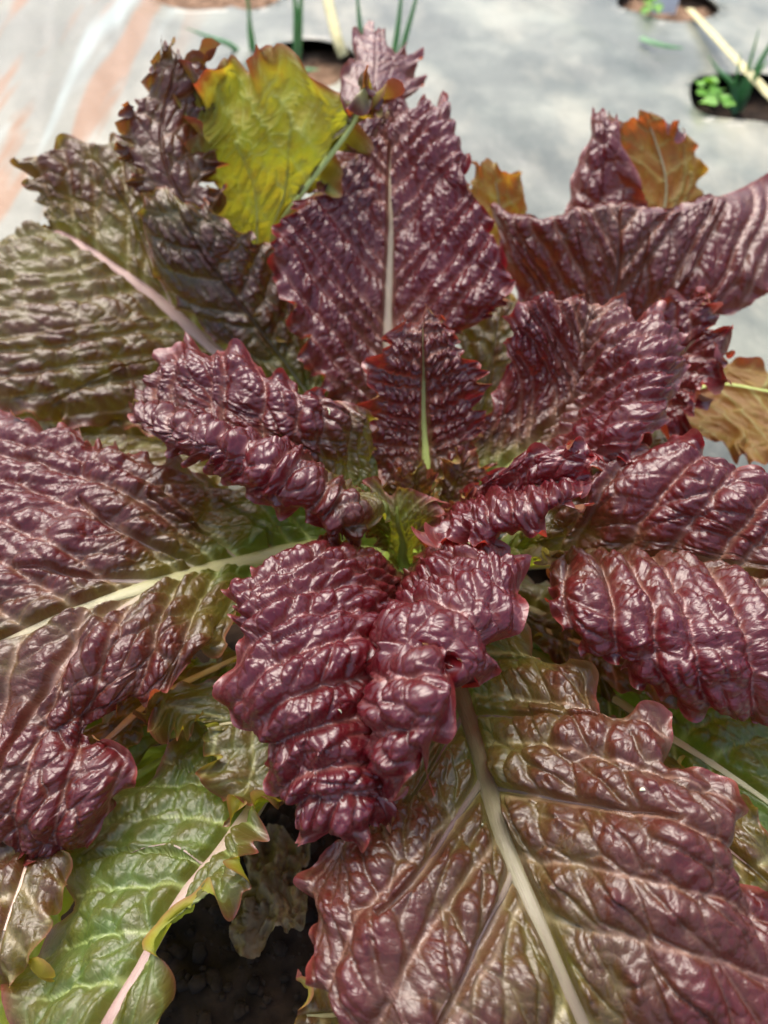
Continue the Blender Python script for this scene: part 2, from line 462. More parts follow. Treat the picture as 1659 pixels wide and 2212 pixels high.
    def bil(Fg):
        x = np.clip(U, 0, 1) * 69; y = (np.clip(Vv, -1, 1) + 1) * 40
        i = np.clip(x.astype(int), 0, 68); j = np.clip(y.astype(int), 0, 79); fx = x - i; fy = y - j
        return (Fg[i, j] * (1 - fx) + Fg[i + 1, j] * fx) * (1 - fy) + (Fg[i, j + 1] * (1 - fx) + Fg[i + 1, j + 1] * fx) * fy
    s = bil(S); l = bil(Lc); a = np.abs(s); side = np.where(s < 0, 11, 47)
    # warp and veins
    wob = (fnoise(l * 0.45 + side, a * 0.45, seed) - 0.5) * rough_veins
    phi = l - shear * a - 0.035 * a * a + wob * np.minimum(1, a / 1.2) + np.where(s < 0, 0.0, 0.45 * band)
    q = phi / band
    qi = np.floor(q).astype(int)
    cosv = 1 / math.sqrt(1 + shear * shear)
    def vpos(k):
        return k + 0.34 * (2 * hsh(k, side, seed + 5, 1) - 1)
    # the two neighbouring main side veins
    base_k = np.where(q < vpos(qi), qi - 1, np.where(q > vpos(qi + 1), qi + 1, qi))
    x0, x1 = vpos(base_k), vpos(base_k + 1)
    dv = np.maximum(0, np.minimum(q - x0, x1 - q)) * band * cosv
    qq = base_k + np.clip((q - x0) / (x1 - x0), 0, 1)
    band_l = (x1 - x0) * band * cosv
    vw = 0.72 * vein * (1.2 - 0.7 * np.clip(a / (0.5 * width + 1e-6), 0, 1) + 1.0 * np.exp(-a / 0.9) + 2.2 * np.exp(-a / 0.3))
    vmask = np.exp(-(dv / vw) ** 2) * sstep(0.02, 0.25, a + 0.1)
    # blisters between the veins
    nb = max(1, round(band / (1.45 * cell)))
    e1, r1, t1 = vor(qq * nb, (a + wob * 0.7 + 0.25 * cell * (fnoise(l * 1.1, s * 1.1, seed + 71) - 0.5)) / cell + (s < 0) * 57, seed, 0.24 if nb == 1 else 0.30)
    e2, r2, t2 = vor(l / (cell * 0.50) + wob, s / (cell * 0.46) + 100, seed + 9, 0.36)
    dome1 = np.clip(t1, 0, 1) ** 0.62
    dome2 = np.clip(t2, 0, 1) ** 0.7
    band_d = np.clip(dv / (0.5 * band_l), 0, 1); bandd = np.sqrt(1 - (1 - band_d) ** 2)
    marg = np.minimum((1 - np.abs(v))[None, :] * half[:, None], ((1 - u) * length)[:, None])   # cm to the margin, roughly
    flat = 0.06 + 0.94 * sstep(0.05, 1.1, marg)
    ribw = (rib[0] * (1 - u) ** ribexp + rib[1] * u)[:, None] * 0.5
    near = sstep(0.6, 2.2, a / (ribw + 1e-6))
    amp_l = (0.35 + 0.65 * sstep(0.05, 0.3, u))[:, None] * (0.65 + 0.7 * fnoise(l * 0.6, s * 0.6, seed + 3))
    size1 = 0.45 + 0.8 * r1
    h = amp_l * flat * near * (relief[0] * amp * dome1 * size1 + relief[1] * amp * bandd + 1.65 * amp2 * dome2 * (0.2 + 0.8 * dome1))
    # stout side veins: the blade lies flat along them
    bmask = np.zeros(l.shape); paths = []
    for (bu0, bu1, bv, bw) in branches:
        t_ = np.linspace(0, 1, 26)
        pu = bu0 + (bu1 - bu0) * t_ ** 1.25; pv = bv * t_
        paths.append((pu, pv, bw))
        def at_grid(Fg):
            x = pu * 69; y = (pv + 1) * 40; i = np.clip(x.astype(int), 0, 68); j = np.clip(y.astype(int), 0, 79); fx = x - i; fy = y - j
            return (Fg[i, j] * (1 - fx) + Fg[i + 1, j] * fx) * (1 - fy) + (Fg[i, j + 1] * (1 - fx) + Fg[i + 1, j + 1] * fx) * fy
        bl, bs_ = at_grid(Lc), at_grid(S)
        dd = np.full(l.shape, 1e9)
        for k in range(25):
            ax, ay = bl[k], bs_[k]; dx, dy = bl[k + 1] - ax, bs_[k + 1] - ay
            tt = np.clip(((l - ax) * dx + (s - ay) * dy) / (dx * dx + dy * dy + 1e-9), 0, 1)
            ww = 0.5 * bw * (1 - 0.8 * (k + tt) / 25)
            dd = np.minimum(dd, np.hypot(l - ax - tt * dx, s - ay - tt * dy) / np.maximum(ww, 0.03))
        h = h * (0.15 + 0.85 * sstep(0.7, 2.8, dd))
        bmask = np.maximum(bmask, np.exp(-(dd / 1.3) ** 2))
    crease = np.exp(-(e1 * cell / 0.05) ** 2)
    h = h + 0.05 * vmask * np.minimum(1, vein / 0.05) * near
    # ruffled margin
    wav = np.where(s < 0, np.sin(2 * np.pi * phL)[:, None] + 0.45 * np.sin(4.6 * np.pi * phL + 1.3 + seed)[:, None],
                   np.sin(2 * np.pi * phR + 2)[:, None] + 0.45 * np.sin(4.6 * np.pi * phR + seed)[:, None])
    wavT = np.sin(2 * np.pi * phT + 1)[None, :]
    rf = np.exp(-marg / (0.22 * ruffle[1] + 1e-6)) * (np.abs(v)[None, :] > 0.2)
    onT = (((1 - u) * length)[:, None] < ((1 - np.abs(v))[None, :] * half[:, None]))
    mixT = sstep(0.0, 1.0, 0.5 + 0.5 * (((1 - np.abs(v))[None, :] * half[:, None]) - ((1 - u) * length)[:, None]))
    h = h + ruffle[0] * rf * (wav * (1 - mixT) + wavT * mixT) * fadeb[:, None] * (0.5 + vnoise(l * 0.5, s * 0 + side, seed + 21))
    # slow bends of the blade
    h = h + 1.6 * wave * (fnoise(l * 0.30, s * 0.30 + 20, seed + 13) - 0.5) * sstep(0.1, 1.5, a)
    D = P + Nn * h[..., None]
    # frilled margin: the last stretch of the blade rolls up or down in turn along the edge
    def roll(D, sarc, T, Nv, kap):
        kap = np.where(np.abs(kap) < 1e-3, 1e-3, kap)
        th = np.clip(sarc * kap, -2.3, 2.3); sa = th / kap
        return D + T * (np.sin(th) / kap - sa)[..., None] + Nv * ((1 - np.cos(th)) / kap)[..., None]
    r0 = np.minimum(curl[2], 0.6 * half)
    for sd_, ph_ in ((-1, phL), (1, phR)):
        v0 = sd_ * (1 - r0 / np.maximum(half, 0.3))
        p0 = surf(u, v0); p1 = surf(u, np.full(nu, float(sd_)))
        T_ = p1 - p0; T_ /= np.linalg.norm(T_, axis=-1, keepdims=True) + 1e-9
        dist = (np.abs(v)[None, :] - np.abs(v0)[:, None]) * half[:, None]
        sarc = np.where(np.sign(v)[None, :] == sd_, np.clip(dist, 0, None), 0)
        kw = (np.sin(2 * np.pi * ph_ * 1.0 + seed) + 0.7 * np.sin(2 * np.pi * ph_ * 2.3 + 2 * seed)) * (0.5 + vnoise(ph_ * 0.9, ph_ * 0, seed + 61))
        kap = (curl[0] * kw + curl[1]) * fadeb * np.minimum(1, half / 1.2)
        D = roll(D, sarc, T_[:, None, :], Nn, np.repeat(kap[:, None], nv, 1))
    r0t = min(curl[2], 0.3 * length)
    p0 = surf(np.full(nv, 1 - r0t / length), v); p1 = surf(np.full(nv, 1.0), v)
    T_ = p1 - p0; T_ /= np.linalg.norm(T_, axis=-1, keepdims=True) + 1e-9
    sarc = np.repeat(np.clip((u - (1 - r0t / length)) * length, 0, None)[:, None], nv, 1)
    kap = (curl[0] * (np.sin(2 * np.pi * phT + 2 * seed) + 0.6 * np.sin(2 * np.pi * phT * 2.3 + seed)) + curl[1]) * sstep(1.0, 0.85, np.abs(v))
    D = roll(D, sarc, T_[None], Nn, np.repeat(kap[None], nu, 0))
    # colours
    g0, gb, gc = green        # overall, extra towards the stem, extra next to the midrib
    gr = g0 + gb * (1 - sstep(0.05, 0.65, u))[:, None] + gc * np.exp(-a / 2.0) + 0.0 * l
    gr = gr + valley * (1 - dome1) * near + edge_green * np.exp(-marg / 0.5)
    gr = gr + 0.22 * (fnoise(l * 0.35, s * 0.35, seed + 31) - 0.5)
    vn = np.clip(np.maximum(vmask, bmask) + fine * crease * sstep(0.2, 0.8, a) * (0.45 + 0.55 * r1), 0, 1)
    rim = np.exp(-marg / 0.11)
    tone = np.stack([vn, np.clip(gr, 0, 1), dome1, rim], -1)
    uv = np.stack([l, s], -1)
    o = grid_mesh(name, D, M_LEAF, parent, {'tone': tone}, uv, flip=(s_ > 0))
    if label:
        o['label'] = label
    for pu, pv, bw in paths:
        x = pu * (nu - 1); y = (pv + 1) * 0.5 * (nv - 1); i = np.clip(x.astype(int), 0, nu - 2); j = np.clip(y.astype(int), 0, nv - 2)
        fx = (x - i)[:, None]; fy = (y - j)[:, None]
        def smp(A_):
            return (A_[i, j] * (1 - fx) + A_[i + 1, j] * fx) * (1 - fy) + (A_[i, j + 1] * (1 - fx) + A_[i + 1, j + 1] * fx) * fy
        c0 = smp(D); hn = smp(Nn)
        for _ in range(2):
            c0[1:-1] = (c0[:-2] + 2 * c0[1:-1] + c0[2:]) / 4; hn[1:-1] = (hn[:-2] + 2 * hn[1:-1] + hn[2:]) / 4
        hn /= np.linalg.norm(hn, axis=-1, keepdims=True)
        tg = np.gradient(c0, axis=0); tg /= np.linalg.norm(tg, axis=-1, keepdims=True) + 1e-9
        bn = np.cross(hn, tg); bn /= np.linalg.norm(bn, axis=-1, keepdims=True) + 1e-9
        w = 0.5 * bw * (1 - 0.97 * np.linspace(0, 1, 26) ** 0.8)
        th = np.linspace(0, 2 * np.pi, 8, endpoint=False)
        R = c0[:, None] + bn[:, None] * (np.cos(th)[None, :, None] * w[:, None, None]) + hn[:, None] * (np.sin(th)[None, :, None] * (0.35 * w)[:, None, None])
        t = np.clip(ribcol[0] + (ribcol[1] - ribcol[0]) * pu, 0, 1); f_ = np.linspace(0, 1, 26) ** 0.6
        if not under and green[0] < 0.6:
            t = t * (1 - f_) + 0.97 * f_
        vv = ribval * (1 - 0.3 * f_)
        tn = np.repeat(np.stack([t, vv, t, t], -1)[:, None], 8, 1)
        uvr = np.stack([np.repeat((pu * length)[:, None], 8, 1), np.repeat((np.cos(th) * 0.1)[None], 26, 0)], -1)
        grid_mesh('side_vein', R, M_RIB, o, {'tone': tn}, uvr, closed_v=True)
    # midrib: a tapering flattened strip standing proud of the blade
    if rib[0] > 0:
        nn, nk = 90, 12
        ur = np.linspace(0, 0.92 * U[-1, nv // 2], nn); z0 = np.zeros(nn)
        c0 = surf(ur, z0)
        mi = nv // 2
        hn = np.stack([np.interp(ur, u, Nn[:, mi, k]) for k in range(3)], -1); hn /= np.linalg.norm(hn, axis=-1, keepdims=True)
        hh = np.interp(ur, u, h[:, mi])
        tg = np.gradient(c0, axis=0); tg /= np.linalg.norm(tg, axis=-1, keepdims=True) + 1e-9
        bn = np.cross(hn, tg); bn /= np.linalg.norm(bn, axis=-1, keepdims=True) + 1e-9
        w = (rib[0] * (1 - ur) ** ribexp + rib[1] * ur) * 0.5 * (1 + 0.10 * np.sin(ur * 23 + seed) + 0.06 * np.sin(ur * 51))
        w = w * np.where(ur > 0.9, np.sqrt(np.clip((1 - ur) / 0.1, 0.02, 1)), 1)
        th = np.linspace(0, 2 * np.pi, nk, endpoint=False)
        c0 = c0 + hn * (hh + 0.02)[:, None] + bn * (0.05 * np.sin(ur * 14 + seed))[:, None]
        R = c0[:, None] + bn[:, None] * (np.cos(th)[None, :, None] * w[:, None, None]) + hn[:, None] * (np.sin(th)[None, :, None] * (0.34 * w)[:, None, None])
        t = ribcol[0] + (ribcol[1] - ribcol[0]) * ur
        tn = np.repeat(np.stack([t, t * 0 + ribval, t, t], -1)[:, None], nk, 1)
        uvr = np.stack([np.repeat((ur * length)[:, None], nk, 1), np.repeat((np.cos(th) * 0.3)[None], nn, 0)], -1)
        grid_mesh('midrib', R, M_RIB, o, {'tone': tn}, uvr, closed_v=True)
    return o

lettuce = bpy.data.objects.new('lettuce_plant', None)
scene.collection.objects.link(lettuce)
stem_c = at(875, 1260, 1.0)
lettuce.location = (0, 0, 0)
lettuce.empty_display_size = 0.03
lettuce['label'] = 'large red-leaf lettuce with crinkled burgundy leaves filling the picture'
lettuce['category'] = 'lettuce'

DET = 1.0
LEAVES = {}
LEAVES['A'] = dict(rough_veins=0.35, relief=(1.2, 1.6), curl=(0.8, 0.0, 0.9), seed=3, green=(0.02, 0.40, 0.10), res=0.06, band=1.3, cell=1.0, amp=0.27, rib=(0.55, 0.08), ribcol=(0.1, 1.0), vein=0.065,
    lobe=(1.9, 0.6), ruffle=(0.28, 2.2), net=[
    [(872, 1262, 6.6)],
    [(600, 1200, 12.3), (690, 1215, 12.8), (790, 1240, 12), (862, 1305, 9.5), (905, 1270, 11), (990, 1225, 12.5), (1095, 1185, 12.8)],
    [(485, 1275, 12.5), (610, 1300, 13.8), (750, 1320, 13.2), (850, 1370, 11), (900, 1330, 12.8), (1020, 1270, 13.8), (1145, 1215, 13)],
    [(515, 1370, 13), (620, 1410, 14), (740, 1420, 13.8), (840, 1440, 12), (870, 1370, 14), (990, 1340, 14.8), (1130, 1310, 13.5)],
    [(470, 1500, 12.5), (600, 1510, 13.8), (720, 1520, 13.6), (838, 1530, 12), (860, 1430, 14.4), (960, 1430, 15), (1040, 1490, 13.5)],
    [(540, 1600, 12), (640, 1610, 13), (740, 1620, 13), (838, 1630, 11.8), (845, 1500, 14.5), (910, 1440, 15.5), (978, 1430, 15)],
    [(585, 1725, 11), (670, 1720, 12), (750, 1720, 12.3), (848, 1720, 11.5), (850, 1620, 13.8), (910, 1580, 15), (975, 1610, 14.5)],
    [(640, 1800, 10), (700, 1830, 10.5), (780, 1830, 11), (850, 1800, 11), (855, 1740, 12.3), (890, 1715, 13.3), (935, 1690, 13.5)]])
LEAVES['B'] = dict(rough_veins=0.35, relief=(1.25, 1.3), rnd=0.1, ribexp=0.95, wave=0.7, ribval=0.36, seed=8, green=(0.34, 0.60, 0.35), res=0.065, band=2.1, cell=1.3, amp=0.27, rib=(1.3, 0.06), ribcol=(0.15, 0.85), vein=0.085,
    lobe=(2.8, 1.0), ruffle=(0.25, 2.5), shear=0.75, net=[
    [(890, 1330, 4.5)],
    [(900, 1540, 8.3), (930, 1520, 8.3), (960, 1500, 8.0), (990, 1490, 7.8), (1060, 1440, 8.8), (1120, 1390, 9.6), (1190, 1340, 10)],
    [(800, 1720, 9.6), (880, 1690, 9.8), (960, 1665, 9.4), (1040, 1650, 9.0), (1120, 1590, 10.2), (1230, 1520, 11), (1340, 1500, 11)],
    [(680, 1845, 9.3), (820, 1860, 10.6), (960, 1850, 10.3), (1095, 1830, 9.8), (1210, 1760, 11.0), (1360, 1670, 12), (1500, 1580, 11.8)],
    [(645, 1960, 9), (800, 2010, 10.6), (1000, 2020, 10.6), (1175, 2010, 10.2), (1300, 1920, 11.3), (1450, 1820, 12.2), (1600, 1740, 11.8)],
    [(685, 2120, 9.3), (850, 2180, 10.6), (1060, 2210, 10.4), (1260, 2212, 9.8), (1400, 2090, 11.0), (1540, 1980, 11.8), (1600, 1880, 10.8)],
    [(720, 2330, 9), (900, 2380, 10), (1130, 2400, 9.6), (1340, 2400, 9), (1500, 2290, 10.3), (1660, 2160, 10.8), (1720, 2000, 10.3)],
    [(850, 2550, 7.5), (980, 2600, 8), (1200, 2620, 7.8), (1400, 2580, 7.2), (1600, 2480, 8.2), (1770, 2350, 8.6), (1850, 2200, 8.2)]])
LEAVES['C'] = dict(rough_veins=0.22, relief=(0.95, 1.9), ribexp=1.5, wave=0.5, ribval=0.7, lean=(0, 1.0, 0), seed=12, green=(0.08, 0.85, 0.40), res=0.07, band=1.6, cell=1.2, amp=0.26, rib=(1.5, 0.05), ribcol=(0.25, 0.8), vein=0.09,
    lobe=(2.2, 0.50), shear=0.7, net=[
    [(900, 1270, 5)],
    [(1130, 1130, 9), (1115, 1160, 8.3), (1095, 1195, 7.4), (1080, 1225, 7), (1110, 1225, 8.2), (1140, 1215, 9.8), (1165, 1200, 10.8)],
    [(1290, 1020, 12), (1270, 1080, 11.2), (1270, 1150, 10), (1290, 1213, 9.5), (1260, 1240, 11.3), (1230, 1260, 12.3), (1180, 1255, 12)],
    [(1430, 930, 13.3), (1430, 1030, 13), (1440, 1130, 11.8), (1480, 1222, 11), (1410, 1280, 12.3), (1320, 1340, 12.8), (1190, 1345, 12)],
    [(1560, 1000, 13.5), (1590, 1080, 13.2), (1620, 1180, 12.2), (1660, 1270, 11.5), (1570, 1350, 12.5), (1440, 1410, 12.5), (1310, 1440, 11)],
    [(1690, 1080, 12.5), (1750, 1160, 12.5), (1800, 1250, 11.8), (1850, 1340, 11), (1720, 1410, 12), (1590, 1470, 12), (1470, 1530, 10)],
    [(1850, 1180, 11), (1900, 1250, 11), (1950, 1330, 10.5), (1980, 1420, 9.5), (1850, 1490, 11), (1720, 1530, 10.5), (1600, 1540, 9)]])
LEAVES['D'] = dict(rough_veins=0.22, relief=(0.95, 1.9), ribexp=1.6, ribval=0.7, lean=(2.2, 0.6, 0), seed=17, green=(0.02, 0.90, 0.35), res=0.07, band=1.15, cell=0.85, amp=0.24, rib=(1.0, 0.04), ribcol=(0.0, 0.9), vein=0.13,
    lobe=(1.7, 0.47), shear=0.95, net=[
    [(930, 1180, 6)],
    [(1010, 960, 9), (1030, 990, 8.6), (1055, 1015, 8.4), (1080, 1030, 8.5), (1100, 1045, 8.7), (1120, 1060, 9.2), (1140, 1070, 10)],
    [(1035, 890, 11), (1080, 890, 10.5), (1140, 910, 10.3), (1190, 935, 10.5), (1220, 950, 11), (1270, 980, 12.5), (1330, 1010, 13.5)],
    [(1090, 800, 12.5), (1130, 800, 12.5), (1190, 830, 12), (1255, 865, 12), (1290, 900, 12.8), (1340, 930, 14.3), (1385, 990, 14)],
    [(1080, 720, 14.5), (1140, 725, 14.5), (1210, 750, 14), (1275, 780, 13.8), (1330, 820, 14.5), (1400, 850, 15.3), (1470, 870, 14.5)],
    [(1085, 685, 16), (1150, 670, 16), (1215, 680, 15.7), (1280, 700, 15.5), (1350, 740, 15.8), (1420, 770, 16), (1485, 800, 15)],
    [(1110, 665, 16.5), (1170, 645, 16.6), (1230, 635, 16.7), (1290, 635, 16.5), (1360, 650, 16.4), (1430, 670, 16), (1475, 740, 15.3)]])
LEAVES['E'] = dict(seed=21, green=(0.03, 0.25, 0.04), res=0.06, band=0.95, cell=0.68, amp=0.20, amp2=0.07, rib=(0.3, 0.05), ribcol=(0.0, 0.9), vein=0.035,
    lobe=(1.4, 0.54), net=[
    [(890, 1220, 6.5)],
    [(1020, 1060, 10.5), (1005, 1090, 10), (990, 1120, 9.5), (1000, 1120, 11.5), (925, 1180, 12)],
    [(1100, 990, 13), (1090, 1040, 12), (1090, 1085, 11.5), (1050, 1110, 13.5), (990, 1195, 12.8)],
    [(1190, 945, 14.5), (1180, 1010, 13.7), (1180, 1065, 13), (1140, 1095, 14.5), (1120, 1170, 13.5)],
    [(1245, 930, 15.5), (1250, 990, 14.8), (1240, 1050, 13.8), (1210, 1080, 14.7), (1195, 1130, 14)],
    [(1310, 970, 15.3), (1315, 1000, 14.8), (1300, 1030, 14), (1265, 1060, 14.5), (1250, 1095, 14.2)]])
LEAVES['F'] = dict(ribexp=1.3, ribval=0.95, lean=(2.2, 0, 0), seed=25, green=(0.06, 0.55, 0.15), res=0.055, band=0.72, cell=0.56, amp=0.2, amp2=0.06, rib=(0.7, 0.03), ribcol=(0.0, 0.5), vein=0.07,
    lobe=(1.1, 0.50), shear=0.35, net=[
    [(920, 1180, 6)],
    [(800, 1060, 9), (860, 1040, 9), (920, 1030, 9), (980, 1030, 9.2), (1025, 1010, 9.5)],
    [(772, 950, 11.5), (845, 930, 11), (917, 920, 11), (990, 915, 11.2), (1050, 900, 12)],
    [(782, 850, 13.5), (850, 840, 13), (915, 830, 13), (985, 830, 13.2), (1065, 835, 14)],
    [(792, 765, 15.3), (855, 755, 15), (913, 750, 15), (970, 755, 15), (1020, 760, 15.3)],
    [(862, 690, 16.3), (888, 668, 16.5), (914, 655, 16.5), (942, 668, 16.5), (966, 692, 16.3)]])
LEAVES['G'] = dict(curl=(1.2, 0.3, 0.35), ribval=1.1, edge_green=-0.3, seed=29, green=(0.50, 0.35, 0.3), res=0.05, band=0.5, cell=0.4, amp=0.08, amp2=0.04, rib=(0.62, 0.05), ribcol=(0.0, 0.2), vein=0.045,
    lobe=(0.7, 0.72), ruffle=(0.15, 1.2), shear=0.9, net=[
    [(876, 1240, 5.5)],
    [(825, 1150, 9), (845, 1160, 8.7), (868, 1170, 8.5), (895, 1160, 9), (930, 1145, 9.5)],
    [(780, 1085, 11.5), (815, 1095, 11), (858, 1105, 10.6), (905, 1100, 11), (965, 1110, 11.8)],
    [(765, 1045, 12.3), (808, 1025, 12.1), (850, 1045, 11.6), (900, 1045, 12.1), (990, 1090, 12.3)]])
LEAVES['G2'] = dict(curl=(2.0, 0.6, 0.5), seed=31, green=(0.20, 0.45, 0.3), res=0.055, band=0.55, cell=0.42, amp=0.12, amp2=0.04, rib=(0.12, 0.03), ribcol=(0.0, 0.5), vein=0.03,
    lobe=(0.8, 0.72), ruffle=(0.15, 1.2), net=[
    [(915, 1200, 6)],
    [(940, 1060, 8.5), (955, 1075, 8.4), (975, 1085, 8.5), (1000, 1090, 8.8), (1030, 1090, 9.3)],
    [(945, 1000, 10.3), (970, 1010, 10), (1000, 1015, 10), (1035, 1025, 10.3), (1070, 1040, 10.8)],
    [(975, 965, 11.5), (1000, 960, 11.3), (1025, 960, 11.3), (1050, 975, 11.4), (1075, 1000, 11.6)]])
LEAVES['G3'] = dict(curl=(2.0, 0.6, 0.5), seed=33, green=(0.20, 0.45, 0.3), res=0.055, band=0.55, cell=0.42, amp=0.12, amp2=0.04, rib=(0.12, 0.03), ribcol=(0.0, 0.5), vein=0.03,
    lobe=(0.8, 0.72), ruffle=(0.15, 1.2), net=[
    [(880, 1210, 6)],
    [(850, 1090, 8.5), (875, 1085, 8.3), (900, 1080, 8.3), (925, 1080, 8.4), (945, 1085, 8.6)],
    [(835, 1040, 10), (865, 1035, 9.8), (895, 1030, 9.8), (925, 1030, 10), (950, 1040, 10.2)],
    [(860, 1000, 10.8), (880, 995, 10.7), (905, 990, 10.7), (930, 995, 10.8), (945, 1005, 10.9)]])
LEAVES['G4'] = dict(seed=35, green=(0.18, 0.40, 0.25), res=0.055, band=0.55, cell=0.42, amp=0.12, amp2=0.05, rib=(0.25, 0.03), ribcol=(0.0, 0.5), vein=0.04,
    lobe=(0.7, 0.22), ruffle=(0.15, 1.2), curl=(1.8, 0.5, 0.5), net=[
    [(868, 1225, 6)],
    [(850, 1130, 8.8), (835, 1135, 8.7), (820, 1145, 8.7), (812, 1160, 8.9), (808, 1175, 9.2)],
    [(800, 1070, 10.8), (780, 1085, 10.7), (765, 1105, 10.7), (758, 1125, 10.8), (758, 1145, 11)],
    [(765, 1040, 12), (745, 1055, 12), (730, 1075, 12), (722, 1095, 12), (725, 1115, 12)]])
LEAVES['G5'] = dict(seed=36, green=(0.15, 0.40, 0.25), res=0.055, band=0.55, cell=0.42, amp=0.12, amp2=0.05, rib=(0.25, 0.03), ribcol=(0.0, 0.5), vein=0.04,
    lobe=(0.7, 0.22), ruffle=(0.15, 1.2), curl=(1.8, 0.5, 0.5), net=[
    [(892, 1220, 6)],
    [(930, 1120, 9.0), (945, 1125, 8.9), (958, 1135, 8.9), (966, 1148, 9), (970, 1160, 9.2)],
    [(975, 1075, 10.8), (995, 1080, 10.7), (1012, 1092, 10.7), (1025, 1105, 10.8), (1030, 1120, 11)],
    [(1010, 1050, 12), (1030, 1055, 12), (1045, 1068, 12), (1055, 1080, 12), (1058, 1095, 12)]])
LEAVES['H'] = dict(rough_veins=0.22, relief=(0.95, 1.9), lean=(0, 1.8, 0), seed=37, green=(0.03, 0.85, 0.30), res=0.06, band=1.3, cell=0.95, amp=0.25, rib=(0.6, 0.06), ribcol=(0.0, 0.9), vein=0.085,
    lobe=(1.7, 0.54), shear=0.75, net=[
    [(850, 1190, 6.5)],
    [(800, 960, 10.3), (790, 1010, 9.8), (780, 1070, 9.2), (775, 1120, 9), (790, 1115, 10.5), (805, 1115, 11.6), (822, 1138, 11.6)],
    [(780, 865, 12.6), (750, 930, 12), (715, 1000, 11), (690, 1055, 10.3), (700, 1055, 12.5), (740, 1100, 13.5), (770, 1200, 11.9)],
    [(690, 840, 14.2), (660, 900, 13.6), (620, 950, 12.6), (590, 1005, 12), (610, 1000, 14), (660, 1050, 14.5), (670, 1160, 12.5)],
    [(590, 795, 15), (560, 850, 14.5), (515, 900, 13.4), (480, 955, 12.8), (500, 955, 14.5), (560, 1005, 14.6), (540, 1085, 12.8)],
    [(490, 730, 15), (470, 800, 14.7), (430, 860, 13.6), (400, 920, 12.8), (410, 925, 13.8), (440, 960, 13.8), (425, 1015, 12.5)],
    [(385, 745, 14.5), (385, 805, 14.2), (365, 855, 13.2), (345, 900, 12.3), (350, 910, 12.8), (365, 935, 12.8), (365, 985, 12.2)],
    [(340, 800, 13.5), (335, 830, 13), (310, 860, 12.2), (280, 888, 11.3), (275, 898, 11.5), (290, 912, 11.5), (325, 928, 11.8)]])
LEAVES['I'] = dict(rough_veins=0.25, relief=(1.0, 1.7), curl=(1.2, 0.0, 1.1), ribexp=1.4, wave=1.1, ribval=0.62, seed=41, green=(0.24, 0.85, 0.40), res=0.07, band=1.9, cell=1.25, amp=0.26, rib=(1.6, 0.05), ribcol=(0.18, 0.8), vein=0.075,
    lobe=(2.4, 0.75), ruffle=(0.3, 2.4), shear=0.8, net=[
    [(860, 1215, 4.8)],
    [(720, 1090, 7.5), (715, 1120, 7), (705, 1155, 6.6), (700, 1190, 6.5), (700, 1215, 6.8), (700, 1235, 7.3), (695, 1260, 8)],
    [(560, 1000, 8.5), (555, 1070, 8.3), (545, 1140, 8), (540, 1210, 8), (540, 1250, 8.5), (540, 1290, 9), (525, 1345, 9.3)],
    [(380, 985, 10), (390, 1070, 10), (390, 1160, 9.5), (390, 1250, 9.3), (400, 1310, 10), (425, 1380, 10.3), (435, 1470, 9.3)],
    [(240, 935, 11), (230, 1050, 11), (220, 1180, 10.5), (210, 1305, 10.3), (240, 1390, 10.8), (290, 1460, 10.3), (310, 1525, 9.3)],
    [(100, 870, 11.2), (110, 1020, 11.3), (90, 1190, 10.8), (70, 1360, 10.3), (130, 1480, 10.5), (175, 1550, 9.8), (195, 1600, 9)],
    [(-10, 900, 10.8), (-30, 1060, 11), (-50, 1240, 10.5), (-60, 1420, 9.8), (30, 1570, 10), (150, 1650, 9.3), (300, 1660, 8.6)],
    [(-180, 1000, 9.8), (-190, 1150, 10), (-190, 1330, 9.6), (-180, 1500, 9), (-60, 1680, 9.2), (80, 1780, 8.4), (230, 1790, 7.8)],
    [(-290, 1150, 8), (-290, 1300, 8.2), (-280, 1450, 8), (-260, 1600, 7.5), (-110, 1780, 8), (20, 1860, 7.6), (120, 1890, 7)]])
LEAVES['J'] = dict(rough_veins=0.25, relief=(1.1, 1.6), ribexp=0.8, ribval=0.7, seed=45, green=(0.55, 0.3, 0.12), res=0.09, band=1.5, cell=1.3, amp=0.28, rib=(1.15, 0.3), ribcol=(0.62, 0.95), vein=0.1,
    lobe=(2.6, 0.43), ruffle=(0.3, 2.4), shear=0.55, net=[
    [(820, 1080, 4)],
    [(690, 820, 6), (670, 835, 5.8), (645, 855, 5.6), (620, 880, 5.5), (600, 905, 5.5), (580, 930, 5.5), (560, 960, 5.5)],
    [(560, 650, 9), (530, 690, 8.5), (500, 725, 7.9), (470, 760, 7.5), (420, 800, 7.5), (360, 850, 7.3), (300, 950, 6.5)],
    [(420, 480, 12), (390, 540, 11), (360, 590, 10.2), (330, 640, 9.5), (260, 710, 9.5), (180, 790, 9), (110, 920, 7.5)],
    [(320, 320, 14), (280, 410, 13), (250, 480, 11.8), (210, 555, 10.8), (130, 640, 10.8), (40, 730, 10.2), (-60, 860, 8.5)],
    [(190, 300, 14.3), (170, 380, 13.4), (145, 440, 12.3), (135, 508, 11.4), (30, 570, 11.3), (-70, 640, 10.7), (-180, 730, 9)],
    [(5, 340, 14), (50, 395, 13.2), (85, 445, 12.2), (95, 495, 11.4), (-10, 510, 11), (-130, 580, 10.2), (-250, 640, 8.5)]])
